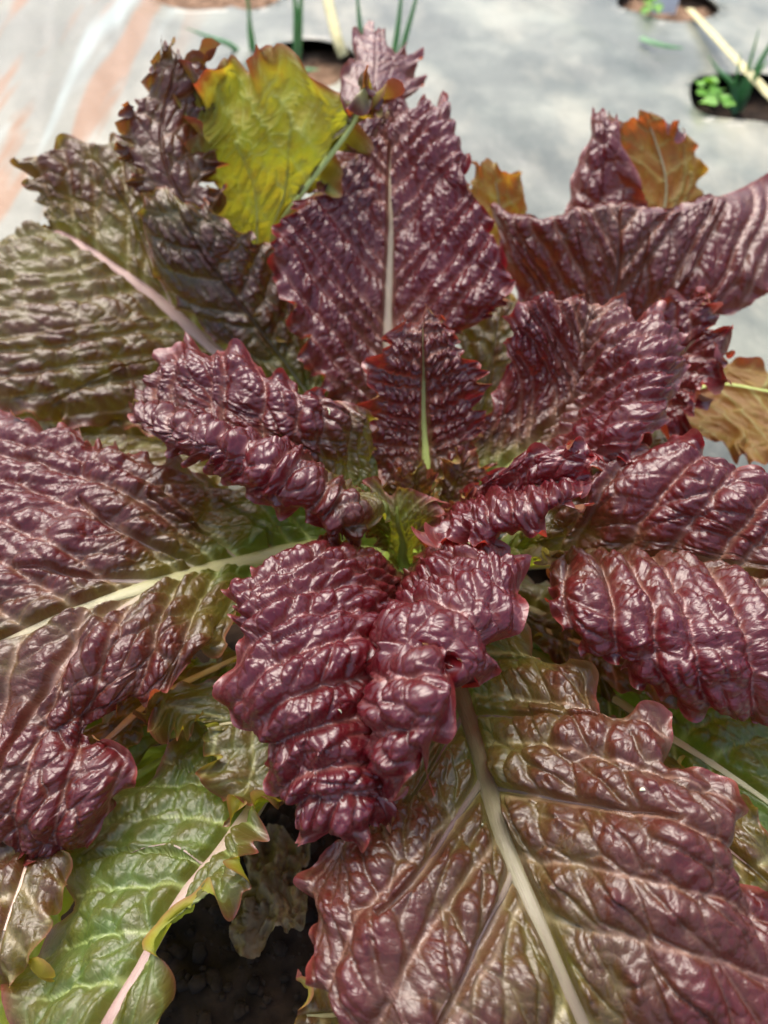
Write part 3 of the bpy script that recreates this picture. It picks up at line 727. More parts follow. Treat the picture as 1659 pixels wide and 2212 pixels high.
LEAVES['J2'] = dict(ribval=0.3, seed=49, green=(0.50, 0.40, 0.05), res=0.09, band=1.6, cell=1.0, amp=0.22, rib=(0.2, 0.05), ribcol=(0.3, 0.95), vein=0.05,
    lobe=(2.0, 0.50), net=[
    [(790, 1020, 4.5)],
    [(560, 810, 7), (590, 800, 7.2), (620, 790, 7.5), (655, 775, 7.7), (690, 760, 8)],
    [(400, 690, 9.2), (465, 680, 9.8), (530, 670, 10.1), (590, 640, 10.3), (650, 610, 10.6)],
    [(305, 560, 12.3), (380, 565, 12.4), (450, 560, 12.5), (520, 545, 12.6), (590, 525, 12.7)],
    [(285, 470, 14.3), (340, 470, 14.4), (395, 470, 14.4), (450, 475, 14.2), (510, 480, 14.1)],
    [(285, 410, 15.5), (320, 400, 15.5), (360, 400, 15.5), (400, 410, 15.3), (450, 430, 15)]])
LEAVES['K'] = dict(fine=0.8, curl=(1.0, -0.75, 1.5), ribval=1.5, seed=53, green=(0.74, 0.1, 0.0), under=True, res=0.08, band=1.7, cell=1.1, amp=0.18, amp2=0.06, rib=(0.6, 0.15), ribcol=(0.2, 0.3), vein=0.1,
    lobe=(2.2, 0.8), ruffle=(0.5, 3.0), shear=0.45, edge_green=-0.45, tip=(1.3, 2.6), rnd=0.8, valley=0.02,
    label='upright leaf turned to show its yellow-green underside', net=[
    [(760, 900, 5)],
    [(440, 470, 12.6), (490, 500, 12.2), (550, 515, 11.9), (600, 500, 12), (606, 497, 12), (612, 496, 11.9), (618, 498, 11.8)],
    [(410, 400, 14), (480, 400, 14), (570, 420, 14), (645, 430, 14), (650, 430, 13.9), (655, 432, 13.7), (660, 436, 13.5)],
    [(390, 330, 15.5), (470, 320, 16), (580, 330, 16.2), (705, 345, 16), (712, 343, 15.9), (719, 343, 15.7), (725, 345, 15.5)],
    [(385, 245, 17), (470, 235, 17.5), (600, 235, 18), (770, 250, 18), (778, 246, 17.9), (785, 243, 17.8), (792, 240, 17.7)],
    [(380, 165, 18.4), (470, 160, 18.7), (600, 170, 19), (780, 205, 19), (795, 200, 19), (805, 195, 18.9), (815, 195, 18.8)],
    [(370, 100, 19.3), (450, 105, 19.6), (580, 70, 20.3), (745, 180, 19.8), (770, 185, 19.6), (790, 190, 19.4), (815, 185, 19.2)]])
LEAVES['K3'] = dict(seed=152, green=(0.45, 0.1, 0.0), res=0.08, band=1.5, cell=1.0, amp=0.12, amp2=0.05, rib=(0.2, 0.05), ribcol=(0.6, 0.9), ribval=0.4, vein=0.05,
    lobe=(1.7, 0.8), rnd=0.6, curl=(1.5, 0.35, 1.5), ruffle=(0.4, 2.5), label='frilled purple-brown leaf edge left of the yellow-green leaf', net=[
    [(750, 900, 5)],
    [(330, 480, 13.2), (380, 485, 13.3), (430, 490, 13.2), (470, 490, 13.1), (510, 490, 12.9)],
    [(285, 395, 15.0), (330, 400, 15.2), (375, 400, 15.1), (430, 400, 14.8), (480, 400, 14.2)],
    [(240, 310, 16.5), (300, 315, 16.5), (350, 320, 16.4), (410, 320, 16.1), (480, 320, 15.4)],
    [(255, 225, 17.8), (310, 230, 17.7), (355, 235, 17.5), (410, 235, 17.2), (480, 235, 16.6)],
    [(315, 150, 18.9), (345, 150, 18.9), (375, 155, 18.8), (420, 160, 18.5), (470, 165, 18.0)],
    [(330, 85, 19.8), (350, 85, 19.8), (375, 90, 19.6), (400, 100, 19.4), (425, 115, 19.0)]])
LEAVES['K2'] = dict(rnd=0.9, lean=(2.5, 0, 0), curl=(0.5, 0.3, 1.0), seed=55, green=(0.28, 0.1, 0.0), res=0.08, band=1.5, cell=1.0, amp=0.06, amp2=0.05, rib=(0.2, 0.05), ribcol=(0.6, 0.9), ribval=0.5, vein=0.05,
    lobe=(2.2, 0.4), ruffle=(0.5, 2.5), tip=(0.35, 2.0), label='purple lobe folded up behind the yellow-green leaf', net=[
    [(790, 900, 5)],
    [(700, 300, 15.8), (740, 295, 16), (780, 290, 16.2), (820, 270, 16.2), (850, 250, 16.2)],
    [(710, 230, 17.4), (755, 220, 17.6), (800, 215, 17.8), (850, 205, 17.6), (910, 195, 17.3)],
    [(745, 150, 18.8), (775, 145, 19), (810, 150, 19), (855, 150, 18.7), (930, 145, 18.2)],
    [(770, 70, 20.0), (785, 50, 20.2), (810, 55, 20.2), (845, 100, 19.6), (885, 90, 19.3)]])
LEAVES['L'] = dict(rough_veins=0.22, relief=(0.95, 1.9), ribexp=1.5, ribval=0.7, lean=(1.5, 0, 0), seed=57, green=(0.04, 0.30, 0.12), res=0.075, band=1.45, cell=1.0, amp=0.24, rib=(1.25, 0.05), ribcol=(0.75, 0.62), vein=0.15,
    lobe=(1.9, 0.47), shear=0.95, net=[
    [(880, 1120, 5)],
    [(755, 920, 7.2), (785, 905, 6.9), (815, 890, 6.6), (845, 880, 6.5), (885, 878, 6.6), (925, 875, 6.9), (960, 870, 7.2)],
    [(665, 825, 9.5), (720, 790, 9.3), (780, 760, 9), (838, 740, 9), (890, 740, 9.2), (940, 740, 9.6), (1000, 740, 10)],
    [(615, 690, 11.5), (690, 660, 11.4), (770, 630, 11.2), (842, 610, 11.3), (920, 620, 11.6), (1000, 640, 12), (1110, 650, 12)],
    [(575, 545, 14), (660, 540, 13.6), (750, 510, 13.2), (845, 490, 13.3), (930, 510, 13.6), (1010, 530, 13.8), (1105, 590, 13.5)],
    [(605, 475, 15.3), (680, 450, 15), (760, 410, 14.8), (842, 380, 15), (920, 400, 15.3), (990, 430, 15.3), (1065, 480, 14.8)],
    [(690, 395, 16), (740, 355, 16), (795, 315, 16.2), (850, 280, 16.7), (910, 310, 16.8), (965, 330, 16.8), (1015, 400, 16)],
    [(790, 300, 17), (815, 260, 17.3), (838, 225, 17.7), (862, 200, 18), (895, 225, 17.8), (945, 200, 17.8), (975, 260, 17.3)]])
LEAVES['M'] = dict(rough_veins=0.2, relief=(0.8, 1.8), ruffle=(0.2, 2.0), tip=(0.35, 2.2), curl=(0.5, 0.0, 0.8), ribval=0.5, lean=(0, 0, 0), seed=61, green=(0.28, 0.2, 0.05), res=0.09, band=1.9, cell=1.2, amp=0.24, rib=(0.35, 0.1), ribcol=(0.6, 0.95), vein=0.13,
    lobe=(2.6, 0.35), shear=1.4, net=[
    [(970, 1050, 4)],
    [(1120, 720, 7.6), (1180, 715, 7.7), (1240, 710, 7.8), (1300, 710, 7.8), (1360, 705, 7.8), (1420, 700, 8), (1480, 710, 8)],
    [(1095, 600, 9.6), (1180, 600, 9.8), (1255, 605, 10), (1330, 610, 10), (1420, 610, 10.2), (1520, 600, 10.4), (1640, 655, 9.8)],
    [(1070, 520, 11.2), (1160, 530, 11.4), (1250, 530, 11.6), (1335, 530, 11.7), (1430, 530, 11.8), (1540, 510, 11.9), (1690, 600, 10.8)],
    [(1060, 450, 12.3), (1155, 485, 12.5), (1245, 465, 12.8), (1335, 460, 12.9), (1440, 465, 12.9), (1550, 440, 12.9), (1720, 480, 12)],
    [(1062, 436, 12.5), (1165, 470, 12.8), (1250, 445, 13.1), (1340, 435, 13.3), (1450, 445, 13.3), (1560, 405, 13.3), (1720, 370, 12.7)]])
LEAVES['M2'] = dict(ruffle=(0.15, 2.0), curl=(0.3, 0.0, 0.7), ribval=0.4, lean=(0, 0, 0), seed=65, green=(0.20, 0.15, 0.0), res=0.10, band=1.4, cell=0.9, amp=0.16, rib=(0.15, 0.04), ribcol=(0.7, 0.95), vein=0.05,
    lobe=(3.0, 0.25), net=[
    [(1230, 760, 6)],
    [(1205, 500, 10.4), (1245, 495, 10.7), (1290, 490, 10.8), (1340, 490, 10.8), (1400, 480, 10.6)],
    [(1232, 400, 12.1), (1265, 400, 12.5), (1300, 395, 12.7), (1345, 400, 12.7), (1405, 430, 12.3)],
    [(1262, 310, 13.9), (1285, 310, 14.2), (1310, 310, 14.4), (1335, 320, 14.4), (1365, 340, 14.1)],
    [(1280, 225, 15.6), (1292, 228, 15.7), (1305, 232, 15.7), (1318, 238, 15.7), (1332, 245, 15.6)]])
LEAVES['N2'] = dict(ribval=0.6, rnd=0.9, lean=(0, 0, 0), seed=69, green=(0.35, 0.1, 0.0), under=True, res=0.10, band=1.5, cell=1.0, amp=0.12, amp2=0.03, rib=(0.3, 0.06), ribcol=(0.3, 0.6), vein=0.05,
    lobe=(2.6, 0.5), ruffle=(0.5, 2.6), valley=0.02, label='folded leaf tip showing an olive-brown underside', net=[
    [(1280, 780, 5)],
    [(1340, 490, 9.6), (1385, 480, 9.7), (1430, 475, 9.7), (1475, 470, 9.6), (1510, 460, 9.5)],
    [(1330, 400, 11.3), (1385, 390, 11.5), (1440, 385, 11.5), (1490, 375, 11.4), (1525, 370, 11.3)],
    [(1310, 320, 13.0), (1365, 308, 13.2), (1415, 298, 13.2), (1465, 298, 13.0), (1505, 305, 12.8)],
    [(1300, 240, 14.6), (1345, 235, 14.7), (1385, 238, 14.7), (1425, 245, 14.5), (1462, 260, 14.2)]])
LEAVES['N'] = dict(ribval=0.5, rnd=0.9, seed=73, green=(0.45, 0.1, 0.0), under=True, res=0.10, band=1.5, cell=1.0, amp=0.10, amp2=0.03, rib=(0.2, 0.05), ribcol=(0.3, 0.6), vein=0.05,
    lobe=(2.4, 0.45), ruffle=(0.4, 2.4), valley=0.02, label='small olive-yellow leaf tip standing behind the dark centre leaf', net=[
    [(1000, 900, 5)],
    [(1020, 520, 9.8), (1050, 520, 9.9), (1080, 515, 10), (1110, 510, 10), (1140, 500, 9.9)],
    [(1005, 410, 12), (1040, 410, 12.1), (1075, 410, 12.1), (1105, 415, 12), (1140, 425, 11.8)],
    [(1008, 345, 13.4), (1035, 335, 13.5), (1060, 340, 13.5), (1090, 350, 13.4), (1122, 375, 13)]])
LEAVES['O'] = dict(curl=(1.6, 0.5, 1.2), seed=77, green=(0.15, 0.25, 0.0), res=0.08, band=1.2, cell=0.8, amp=0.2, rib=(0.5, 0.1), ribcol=(0.2, 0.6), vein=0.05,
    lobe=(1.5, 0.72), ruffle=(0.6, 2.6), net=[
    [(1020, 1120, 5)],
    [(1290, 850, 8), (1310, 885, 7.7), (1330, 920, 7.5), (1355, 960, 7.6), (1380, 1000, 8)],
    [(1370, 690, 11), (1405, 745, 10.4), (1440, 800, 9.8), (1475, 860, 9.4), (1510, 950, 9)],
    [(1450, 610, 13), (1480, 670, 12.3), (1510, 730, 11.6), (1530, 790, 11), (1545, 870, 10.3)],
    [(1520, 610, 13.6), (1555, 645, 13), (1580, 690, 12.5), (1590, 730, 12.1), (1580, 780, 11.6)]])
LEAVES['O2'] = dict(seed=81, green=(0.28, 0.15, 0.0), under=True, res=0.10, band=1.5, cell=1.0, amp=0.10, amp2=0.03, rib=(0.4, 0.12), ribcol=(0.1, 0.2), vein=0.05,
    lobe=(2.4, 0.43), ruffle=(0.5, 2.4), valley=0.02, label='outer leaf rolled over to show a pale olive underside', net=[
    [(1050, 1130, 4)],
    [(1400, 820, 7.2), (1410, 850, 7), (1420, 880, 6.8), (1430, 930, 6.5), (1440, 1000, 6.2)],
    [(1520, 760, 8.5), (1530, 795, 8.3), (1540, 830, 8), (1550, 900, 7.6), (1560, 980, 7)],
    [(1630, 780, 9), (1640, 810, 8.9), (1650, 845, 8.7), (1660, 930, 8), (1660, 1020, 7.2)],
    [(1760, 800, 8.8), (1770, 830, 8.7), (1780, 865, 8.5), (1790, 950, 7.8), (1790, 1060, 6.8)]])
LEAVES['P'] = dict(seed=85, green=(0.95, 0.05, 0.0), res=0.09, band=1.5, cell=0.9, amp=0.26, rib=(0.7, 0.15), ribcol=(0.3, 0.6), vein=0.05,
    lobe=(2.4, 0.43), ruffle=(0.4, 2.4), net=[
    [(960, 1330, 3.5)],
    [(1330, 1390, 5.2), (1305, 1435, 5), (1280, 1480, 5), (1255, 1540, 4.9), (1230, 1600, 4.8)],
    [(1560, 1420, 7), (1510, 1510, 6.8), (1460, 1600, 6.5), (1430, 1690, 6.2), (1400, 1790, 6)],
    [(1740, 1540, 7.2), (1690, 1630, 7.2), (1640, 1720, 7), (1600, 1820, 6.6), (1560, 1940, 6)],
    [(1890, 1680, 6), (1850, 1760, 6.2), (1800, 1840, 6), (1750, 1940, 5.6), (1700, 2060, 5)]])
LEAVES['P3'] = dict(seed=89, green=(0.62, 0.1, 0.0), res=0.09, band=1.4, cell=0.9, amp=0.18, rib=(0.5, 0.12), ribcol=(0.5, 0.8), vein=0.06,
    lobe=(2.0, 0.58), ruffle=(0.5, 2.4), label='lower leaf with pale olive ruffled edge beneath the red leaves', net=[
    [(980, 1380, 3.2)],
    [(1500, 1640, 7.5), (1480, 1690, 7.3), (1460, 1740, 7.2), (1450, 1790, 7.1), (1440, 1850, 7)],
    [(1600, 1700, 8.4), (1590, 1770, 8.2), (1580, 1840, 8), (1570, 1920, 7.7), (1560, 2000, 7.3)],
    [(1690, 1800, 8.4), (1690, 1860, 8.4), (1690, 1930, 8.2), (1690, 2010, 7.8), (1690, 2090, 7.2)]])
LEAVES['P2'] = dict(seed=91, green=(0.55, 0.1, 0.0), res=0.09, band=1.4, cell=0.9, amp=0.14, rib=(0.4, 0.1), ribcol=(0.5, 0.8), vein=0.05,
    lobe=(1.6, 0.72), ruffle=(0.5, 2.4), net=[
    [(1000, 1300, 4)],
    [(1400, 1350, 7.5), (1390, 1390, 7.4), (1385, 1430, 7.4), (1375, 1480, 7.3), (1370, 1520, 7.2)],
    [(1480, 1370, 8.2), (1470, 1410, 8.2), (1460, 1450, 8.1), (1455, 1500, 8), (1450, 1545, 7.8)],
    [(1590, 1400, 8.2), (1585, 1440, 8.2), (1580, 1470, 8.2), (1570, 1510, 8), (1560, 1545, 7.8)]])
LEAVES['Q'] = dict(curl=(0.5, 0.35, 1.0), ribval=0.55, seed=95, green=(0.86, 0.1, 0.0), res=0.075, band=1.9, cell=1.2, amp=0.20, amp2=0.06, rib=(1.1, 0.3), ribcol=(0.45, 0.9), vein=0.06,
    lobe=(3.4, 0.8), ruffle=(0.5, 2.6), shear=0.4, edge_green=-0.30, label='green lower leaf with a thick pale midrib', net=[
    [(860, 1340, 3)],
    [(520, 1540, 5), (560, 1565, 4.9), (600, 1590, 4.9), (640, 1610, 5), (660, 1630, 5), (680, 1650, 5), (700, 1670, 5)],
    [(270, 1640, 5.6), (340, 1700, 6.0), (410, 1770, 6.5), (480, 1840, 6.8), (515, 1840, 7.1), (540, 1820, 7.8), (565, 1800, 8.5)],
    [(140, 1850, 5.6), (230, 1880, 6.4), (310, 1920, 7.0), (390, 1950, 7.3), (440, 1930, 7.6), (500, 1920, 8.3), (535, 1945, 8.6)],
    [(70, 2060, 5.6), (150, 2070, 6.6), (225, 2085, 7.4), (300, 2100, 7.8), (330, 2080, 8.0), (350, 2040, 8.6), (345, 1975, 9.0)],
    [(20, 2230, 6.3), (90, 2225, 7), (160, 2215, 7.7), (230, 2212, 8), (290, 2205, 8.1), (335, 2185, 8.6), (375, 2140, 8.8)],
    [(-80, 2400, 5.5), (-10, 2400, 6.2), (60, 2400, 6.8), (130, 2400, 7), (190, 2400, 7.2), (250, 2370, 7.6), (310, 2320, 7.8)]])
LEAVES['R'] = dict(curl=(1.0, 0.6, 1.2), seed=99, green=(0.78, 0.2, 0.0), res=0.08, band=1.5, cell=1.0, amp=0.10, amp2=0.04, rib=(0.45, 0.08), ribcol=(0.2, 0.6), vein=0.05,
    lobe=(1.9, 0.58), ruffle=(0.45, 2.4), edge_green=-0.2, label='yellow-green lower leaf with a ruffled notch in its edge', net=[
    [(800, 1340, 4)],
    [(590, 1420, 6.6), (605, 1460, 6.5), (620, 1500, 6.5), (650, 1550, 6.5), (680, 1600, 6.6)],
    [(430, 1450, 7.9), (465, 1510, 7.6), (510, 1560, 7.4), (560, 1650, 7.3), (610, 1750, 7.3)],
    [(330, 1480, 8.0), (380, 1560, 7.9), (440, 1570, 7.5), (480, 1680, 7.4), (540, 1790, 7.3)],
    [(270, 1530, 7.8), (370, 1645, 8.0), (440, 1570, 7.6), (420, 1690, 7.5), (480, 1800, 7.3)]])
LEAVES['S'] = dict(curl=(0.9, 0.5, 1.1), seed=103, green=(0.55, 0.1, 0.0), res=0.08, band=1.5, cell=1.0, amp=0.14, rib=(0.5, 0.1), ribcol=(0.5, 0.8), vein=0.06,
    lobe=(1.8, 0.65), ruffle=(0.45, 2.4), edge_green=0.15, label='dull pink-olive lower leaf with ruffled edge beside the green one', net=[
    [(780, 1330, 4)],
    [(340, 1560, 6.6), (310, 1560, 6.7), (280, 1555, 6.8), (240, 1550, 6.7), (200, 1540, 6.6)],
    [(190, 1800, 7.0), (140, 1790, 7.1), (90, 1780, 7.1), (30, 1770, 7.0), (-30, 1760, 6.8)],
    [(150, 1930, 7.6), (95, 1925, 7.8), (40, 1920, 7.8), (-30, 1910, 7.6), (-100, 1900, 7.2)],
    [(110, 2040, 7.8), (60, 2060, 8), (0, 2060, 8), (-70, 2050, 7.8), (-140, 2040, 7.3)],
    [(80, 2070, 7.6), (60, 2130, 7.6), (0, 2150, 7.6), (-80, 2150, 7.3), (-150, 2140, 7)]])
LEAVES['S2'] = dict(seed=105, green=(0.95, 0.0, 0.0), under=True, res=0.10, band=1.5, cell=1.0, amp=0.08, amp2=0.03, rib=(0.4, 0.1), ribcol=(0.1, 0.2), vein=0.05,
    lobe=(2.4, 0.36), valley=0.02, net=[
    [(700, 1450, 3)],
    [(180, 1900, 4.6), (130, 1900, 4.6), (80, 1900, 4.6), (30, 1900, 4.6), (-40, 1900, 4.5)],
    [(130, 2080, 5.2), (90, 2080, 5.2), (40, 2080, 5.2), (-20, 2080, 5.2), (-80, 2080, 5)],
    [(100, 2300, 5.2), (60, 2300, 5.2), (10, 2300, 5.2), (-40, 2300, 5.2), (-90, 2300, 5)]])
LEAVES['T'] = dict(curl=(0.9, 0.9, 1.0), seed=109, green=(0.62, 0.1, 0.0), res=0.06, band=1.2, cell=0.8, amp=0.08, amp2=0.03, rib=(0.3, 0.08), ribcol=(0.2, 0.5), vein=0.05,
    lobe=(1.4, 0.72), ruffle=(0.4, 2.0), edge_green=-0.2, label='small olive curled leaf at the bottom edge beside the soil', net=[
    [(930, 2000, 4.5)],
    [(760, 2120, 6.4), (755, 2155, 6.6), (750, 2190, 6.6), (745, 2230, 6.4), (740, 2270, 6.2)],
    [(690, 2110, 7.0), (680, 2150, 7.5), (670, 2190, 7.4), (660, 2240, 7), (660, 2290, 6.8)],
    [(640, 2105, 7.2), (625, 2150, 7.8), (605, 2190, 7.6), (590, 2220, 7), (585, 2260, 6.8)]])
LEAVES['U1'] = dict(seed=113, green=(0.65, 0.1, 0.0), res=0.11, band=1.5, cell=1.0, amp=0.2, rib=(0.25, 0.05), ribcol=(0.3, 0.8), ribval=0.35, net=[
    [(960, 1100, 3)],
    [(960, 900, 5), (1000, 890, 5), (1040, 880, 5), (1080, 880, 5), (1130, 880, 5)],
    [(960, 740, 7.2), (1020, 740, 7.4), (1070, 740, 7.4), (1120, 740, 7.3), (1180, 740, 7)],
    [(980, 640, 8.6), (1030, 630, 9), (1080, 620, 9), (1130, 630, 8.8), (1180, 650, 8.5)]])
LEAVES['U2'] = dict(seed=117, green=(0.60, 0.1, 0.0), res=0.11, band=1.5, cell=1.0, amp=0.2, rib=(0.6, 0.1), ribcol=(0.3, 0.8), ribval=0.7, net=[
    [(800, 1150, 3)],
    [(640, 900, 4.4), (620, 940, 4.4), (600, 980, 4.5), (590, 1020, 4.5), (580, 1060, 4.5)],
    [(400, 840, 5.6), (370, 900, 5.8), (350, 950, 5.9), (330, 1000, 5.9), (320, 1060, 5.8)],
    [(150, 820, 5.8), (110, 890, 6.2), (90, 950, 6.3), (70, 1020, 6.3), (60, 1100, 6.2)],
    [(0, 850, 5.4), (-50, 920, 5.8), (-80, 990, 5.9), (-100, 1060, 5.9), (-120, 1140, 5.8)]])
LEAVES['U3'] = dict(seed=121, green=(0.75, 0.1, 0.0), res=0.11, band=1.5, cell=1.0, amp=0.2, rib=(0.6, 0.1), ribcol=(0.3, 0.8), ribval=0.7, net=[
    [(980, 1180, 3)],
    [(1180, 950, 5), (1200, 990, 5), (1220, 1030, 5), (1240, 1070, 5), (1260, 1120, 5)],
    [(1330, 880, 6), (1360, 940, 6.2), (1380, 1000, 6.2), (1400, 1060, 6.1), (1420, 1130, 5.9)],
    [(1460, 900, 6.2), (1490, 960, 6.4), (1510, 1020, 6.4), (1530, 1080, 6.3), (1540, 1140, 6)]])
LEAVES['U4'] = dict(seed=125, green=(0.7, 0.1, 0.0), res=0.11, band=1.5, cell=1.0, amp=0.2, rib=(0.6, 0.1), ribcol=(0.3, 0.8), ribval=0.7, net=[
    [(960, 1290, 3)],
    [(1120, 1240, 4.6), (1110, 1270, 4.6), (1100, 1300, 4.6), (1090, 1330, 4.6), (1080, 1360, 4.6)],
    [(1290, 1280, 5.6), (1275, 1320, 5.7), (1260, 1370, 5.7), (1245, 1420, 5.6), (1230, 1470, 5.4)],
    [(1420, 1320, 5.8), (1400, 1380, 5.9), (1385, 1430, 5.9), (1370, 1490, 5.8), (1350, 1550, 5.5)]])
LEAVES['U5'] = dict(seed=129, green=(0.9, 0.1, 0.0), res=0.11, band=1.5, cell=1.0, amp=0.15, rib=(0.5, 0.1), ribcol=(0.2, 0.6), ribval=0.5, net=[
    [(800, 1330, 2.8)],
    [(500, 1400, 4.2), (510, 1430, 4.2), (520, 1460, 4.2), (530, 1490, 4.2), (540, 1520, 4.2)],
    [(250, 1420, 5.0), (260, 1480, 5.1), (270, 1540, 5.1), (280, 1600, 5.1), (290, 1660, 4.9)],
    [(60, 1480, 5.0), (60, 1560, 5.2), (70, 1640, 5.2), (80, 1720, 5.1), (100, 1800, 4.9)]])
BRANCH = {
    'B': [(0.35, 0.50, -0.62, 0.26), (0.48, 0.66, -0.62, 0.34), (0.61, 0.79, -0.55, 0.28), (0.16, 0.26, 0.65, 0.14), (0.25, 0.35, 0.72, 0.15),
          (0.37, 0.50, 0.72, 0.18), (0.50, 0.66, 0.72, 0.18), (0.22, 0.30, -0.6, 0.12)],
    'I': [(0.50, 0.84, 0.42, 0.42), (0.49, 0.72, -0.28, 0.30), (0.35, 0.52, -0.6, 0.16), (0.43, 0.63, -0.55, 0.18), (0.27, 0.40, -0.6, 0.12)],
    'J': [(0.30, 0.45, 0.9, 0.12), (0.42, 0.62, 0.9, 0.13), (0.22, 0.33, 0.85, 0.11), (0.45, 0.72, -0.8, 0.16), (0.56, 0.86, -0.8, 0.14)],
    
    'Q': [(0.36, 0.42, -0.8, 0.12), (0.50, 0.56, -0.8, 0.12), (0.62, 0.70, -0.8, 0.12)],
    'K': [(0.32, 0.78, -0.55, 0.2), (0.40, 0.86, -0.28, 0.14), (0.24, 0.52, -0.8, 0.15)],
    'M': [(0.30, 0.88, -0.35, 0.15), (0.30, 0.88, 0.22, 0.15), (0.28, 0.75, 0.55, 0.15), (0.26, 0.8, -0.7, 0.12)],
    'N2': [(0.35, 0.7, -0.6, 0.1), (0.35, 0.75, 0.6, 0.1), (0.55, 0.85, 0.6, 0.1)]}
for key, spec in LEAVES.items():
    spec = dict(spec)
    spec['res'] = spec.get('res', 0.075) * DET
    net = spec.pop('net')
    spec['branches'] = BRANCH.get(key, ())
    build_leaf(lettuce, 'leaf', net, **spec)

# stem of the lettuce
def lathe(name, prof, mat, parent, center, n=20, wob=0.0, seed=1):
    th = np.linspace(0, 2 * np.pi, n, endpoint=False)
    P = np.zeros((len(prof), n, 3))
    for k, (r, z) in enumerate(prof):
        rr = r * (1 + wob * np.sin(th * 3 + k * 0.7 + seed))
        P[k] = np.stack([center[0] + rr * np.cos(th), center[1] + rr * np.sin(th), np.full(n, center[2] + z)], -1)
    uv = np.zeros(P.shape[:2] + (2,)); tn = np.full(P.shape[:2] + (4,), 0.05); tn[..., 1] = 1.6
    return grid_mesh(name, P, mat, parent, {'tone': tn}, uv, closed_v=True)
sc_ = at(878, 1250, 4.0)
lathe('stem', [(1.5, -5.0), (1.6, -3), (1.5, -1.5), (1.35, 0.5), (1.1, 2.0), (0.5, 2.8), (0.05, 3.0)], M_RIB, lettuce, sc_, wob=0.06)

# ------------------------------------------------------------------ the ground: mulch film with planting holes, soil below
HOLES = []      # (x, y, rx, ry) in cm
def hole(px, py, rx, ry):
    p = at(px, py, 0); HOLES.append((p[0], p[1], rx, ry)); return p
h_on = hole(650, 142, 5.6, 6.6)
h_rt = hole(1625, 212, 6.2, 6.0)
h_far = hole(1440, 8, 5.5, 6.0)
h_tl = hole(430, -22, 6.5, 6.5)
h_tm = hole(545, -25, 5.0, 6.5)
h_main = (sc_[0] - 2.0, 12.0, 15.0, 15.0); HOLES.append(h_main)

def film():
    xs = np.linspace(-130, 130, 331); ys = np.linspace(-40, 330, 471)
    X, Y = np.meshgrid(xs, ys, indexing='ij')
    Z = 0.5 * np.abs(fnoise(X * 0.11 + 0.05 * Y, Y * 0.03, 23) - 0.5) * 2 + 0.9 * (fnoise(X * 0.05, Y * 0.035, 3) - 0.5) + 0.35 * (fnoise(X * 0.25 + Y * 0.05, Y * 0.06, 8) - 0.5)
    left = sstep(-18, -30, X)
    Z = Z + left * (0.8 * np.abs(np.sin(X * 0.40 + 0.085 * Y + 1.5 * vnoise(X * 0.05, Y * 0.02, 4))) - 0.3)
    keep = np.ones(X.shape, bool); 
    for k, (hx, hy, rx, ry) in enumerate(HOLES):
        d = np.sqrt(((X - hx) / rx) ** 2 + ((Y - hy) / ry) ** 2) + 1e-9
        th = np.arctan2(Y - hy, X - hx)
        rad = 1 + 0.07 * np.sin(2 * th + k) + 0.05 * np.sin(5 * th + 2 * k)
        dn = d / rad
        keep &= dn > 0.999
        # pull the nearest ring of vertices onto the cut edge
        ring = (dn < 1.0 + 1.6 / max(rx, ry) * 0.6) & (dn > 0.6)
        f = np.where(ring, 1.0 / dn, 1.0)
        X = np.where(ring, hx + (X - hx) * f, X); Y = np.where(ring, hy + (Y - hy) * f, Y)
        Z = Z * sstep(0.95, 1.7, dn) + 0.5 * np.exp(-((dn - 1) / 0.2) ** 2) * (0.5 + 0.5 * np.sin(3 * th + k)) * 0.6
        keep |= ring & False
        keep = np.where(ring, True, keep)
        keep &= ~(dn < 0.6) 
    V = np.stack([X, Y, Z], -1).reshape(-1, 3)
    nx, ny = X.shape
    i, j = np.meshgrid(np.arange(nx - 1), np.arange(ny - 1), indexing='ij')
    q = np.stack([i * ny + j, (i + 1) * ny + j, (i + 1) * ny + j + 1, i * ny + j + 1], -1).reshape(-1, 4)
    # a quad stays when its middle is outside every hole
    cx = X.ravel()[q].mean(1); cy = Y.ravel()[q].mean(1)
    ok = np.ones(len(q), bool)
    for k, (hx, hy, rx, ry) in enumerate(HOLES):
        th = np.arctan2(cy - hy, cx - hx)
        rad = 1 + 0.07 * np.sin(2 * th + k) + 0.05 * np.sin(5 * th + 2 * k)
        ok &= np.sqrt(((cx - hx) / rx) ** 2 + ((cy - hy) / ry) ** 2) > rad * 0.985
    q = q[ok]
    o = mesh_obj('ground_film', V, q, M_FILM)
    o['kind'] = 'structure'
    return o
film()

def soil_sheet(name, cx, cy, rx, ry, z, mat, rough=0.6, n=60, seed=1):
    xs = np.linspace(-1.25, 1.25, n)
    A, B = np.meshgrid(xs, xs, indexing='ij')
    X = cx + A * rx; Y = cy + B * ry
    Z = z + rough * (fnoise(X * 0.5, Y * 0.5, seed) - 0.5) * 2 + 0.5 * rough * (fnoise(X * 1.7, Y * 1.7, seed + 3) - 0.5)
    o = grid_mesh(name, np.stack([X, Y, Z], -1), mat)
    o['kind'] = 'structure'
    return o

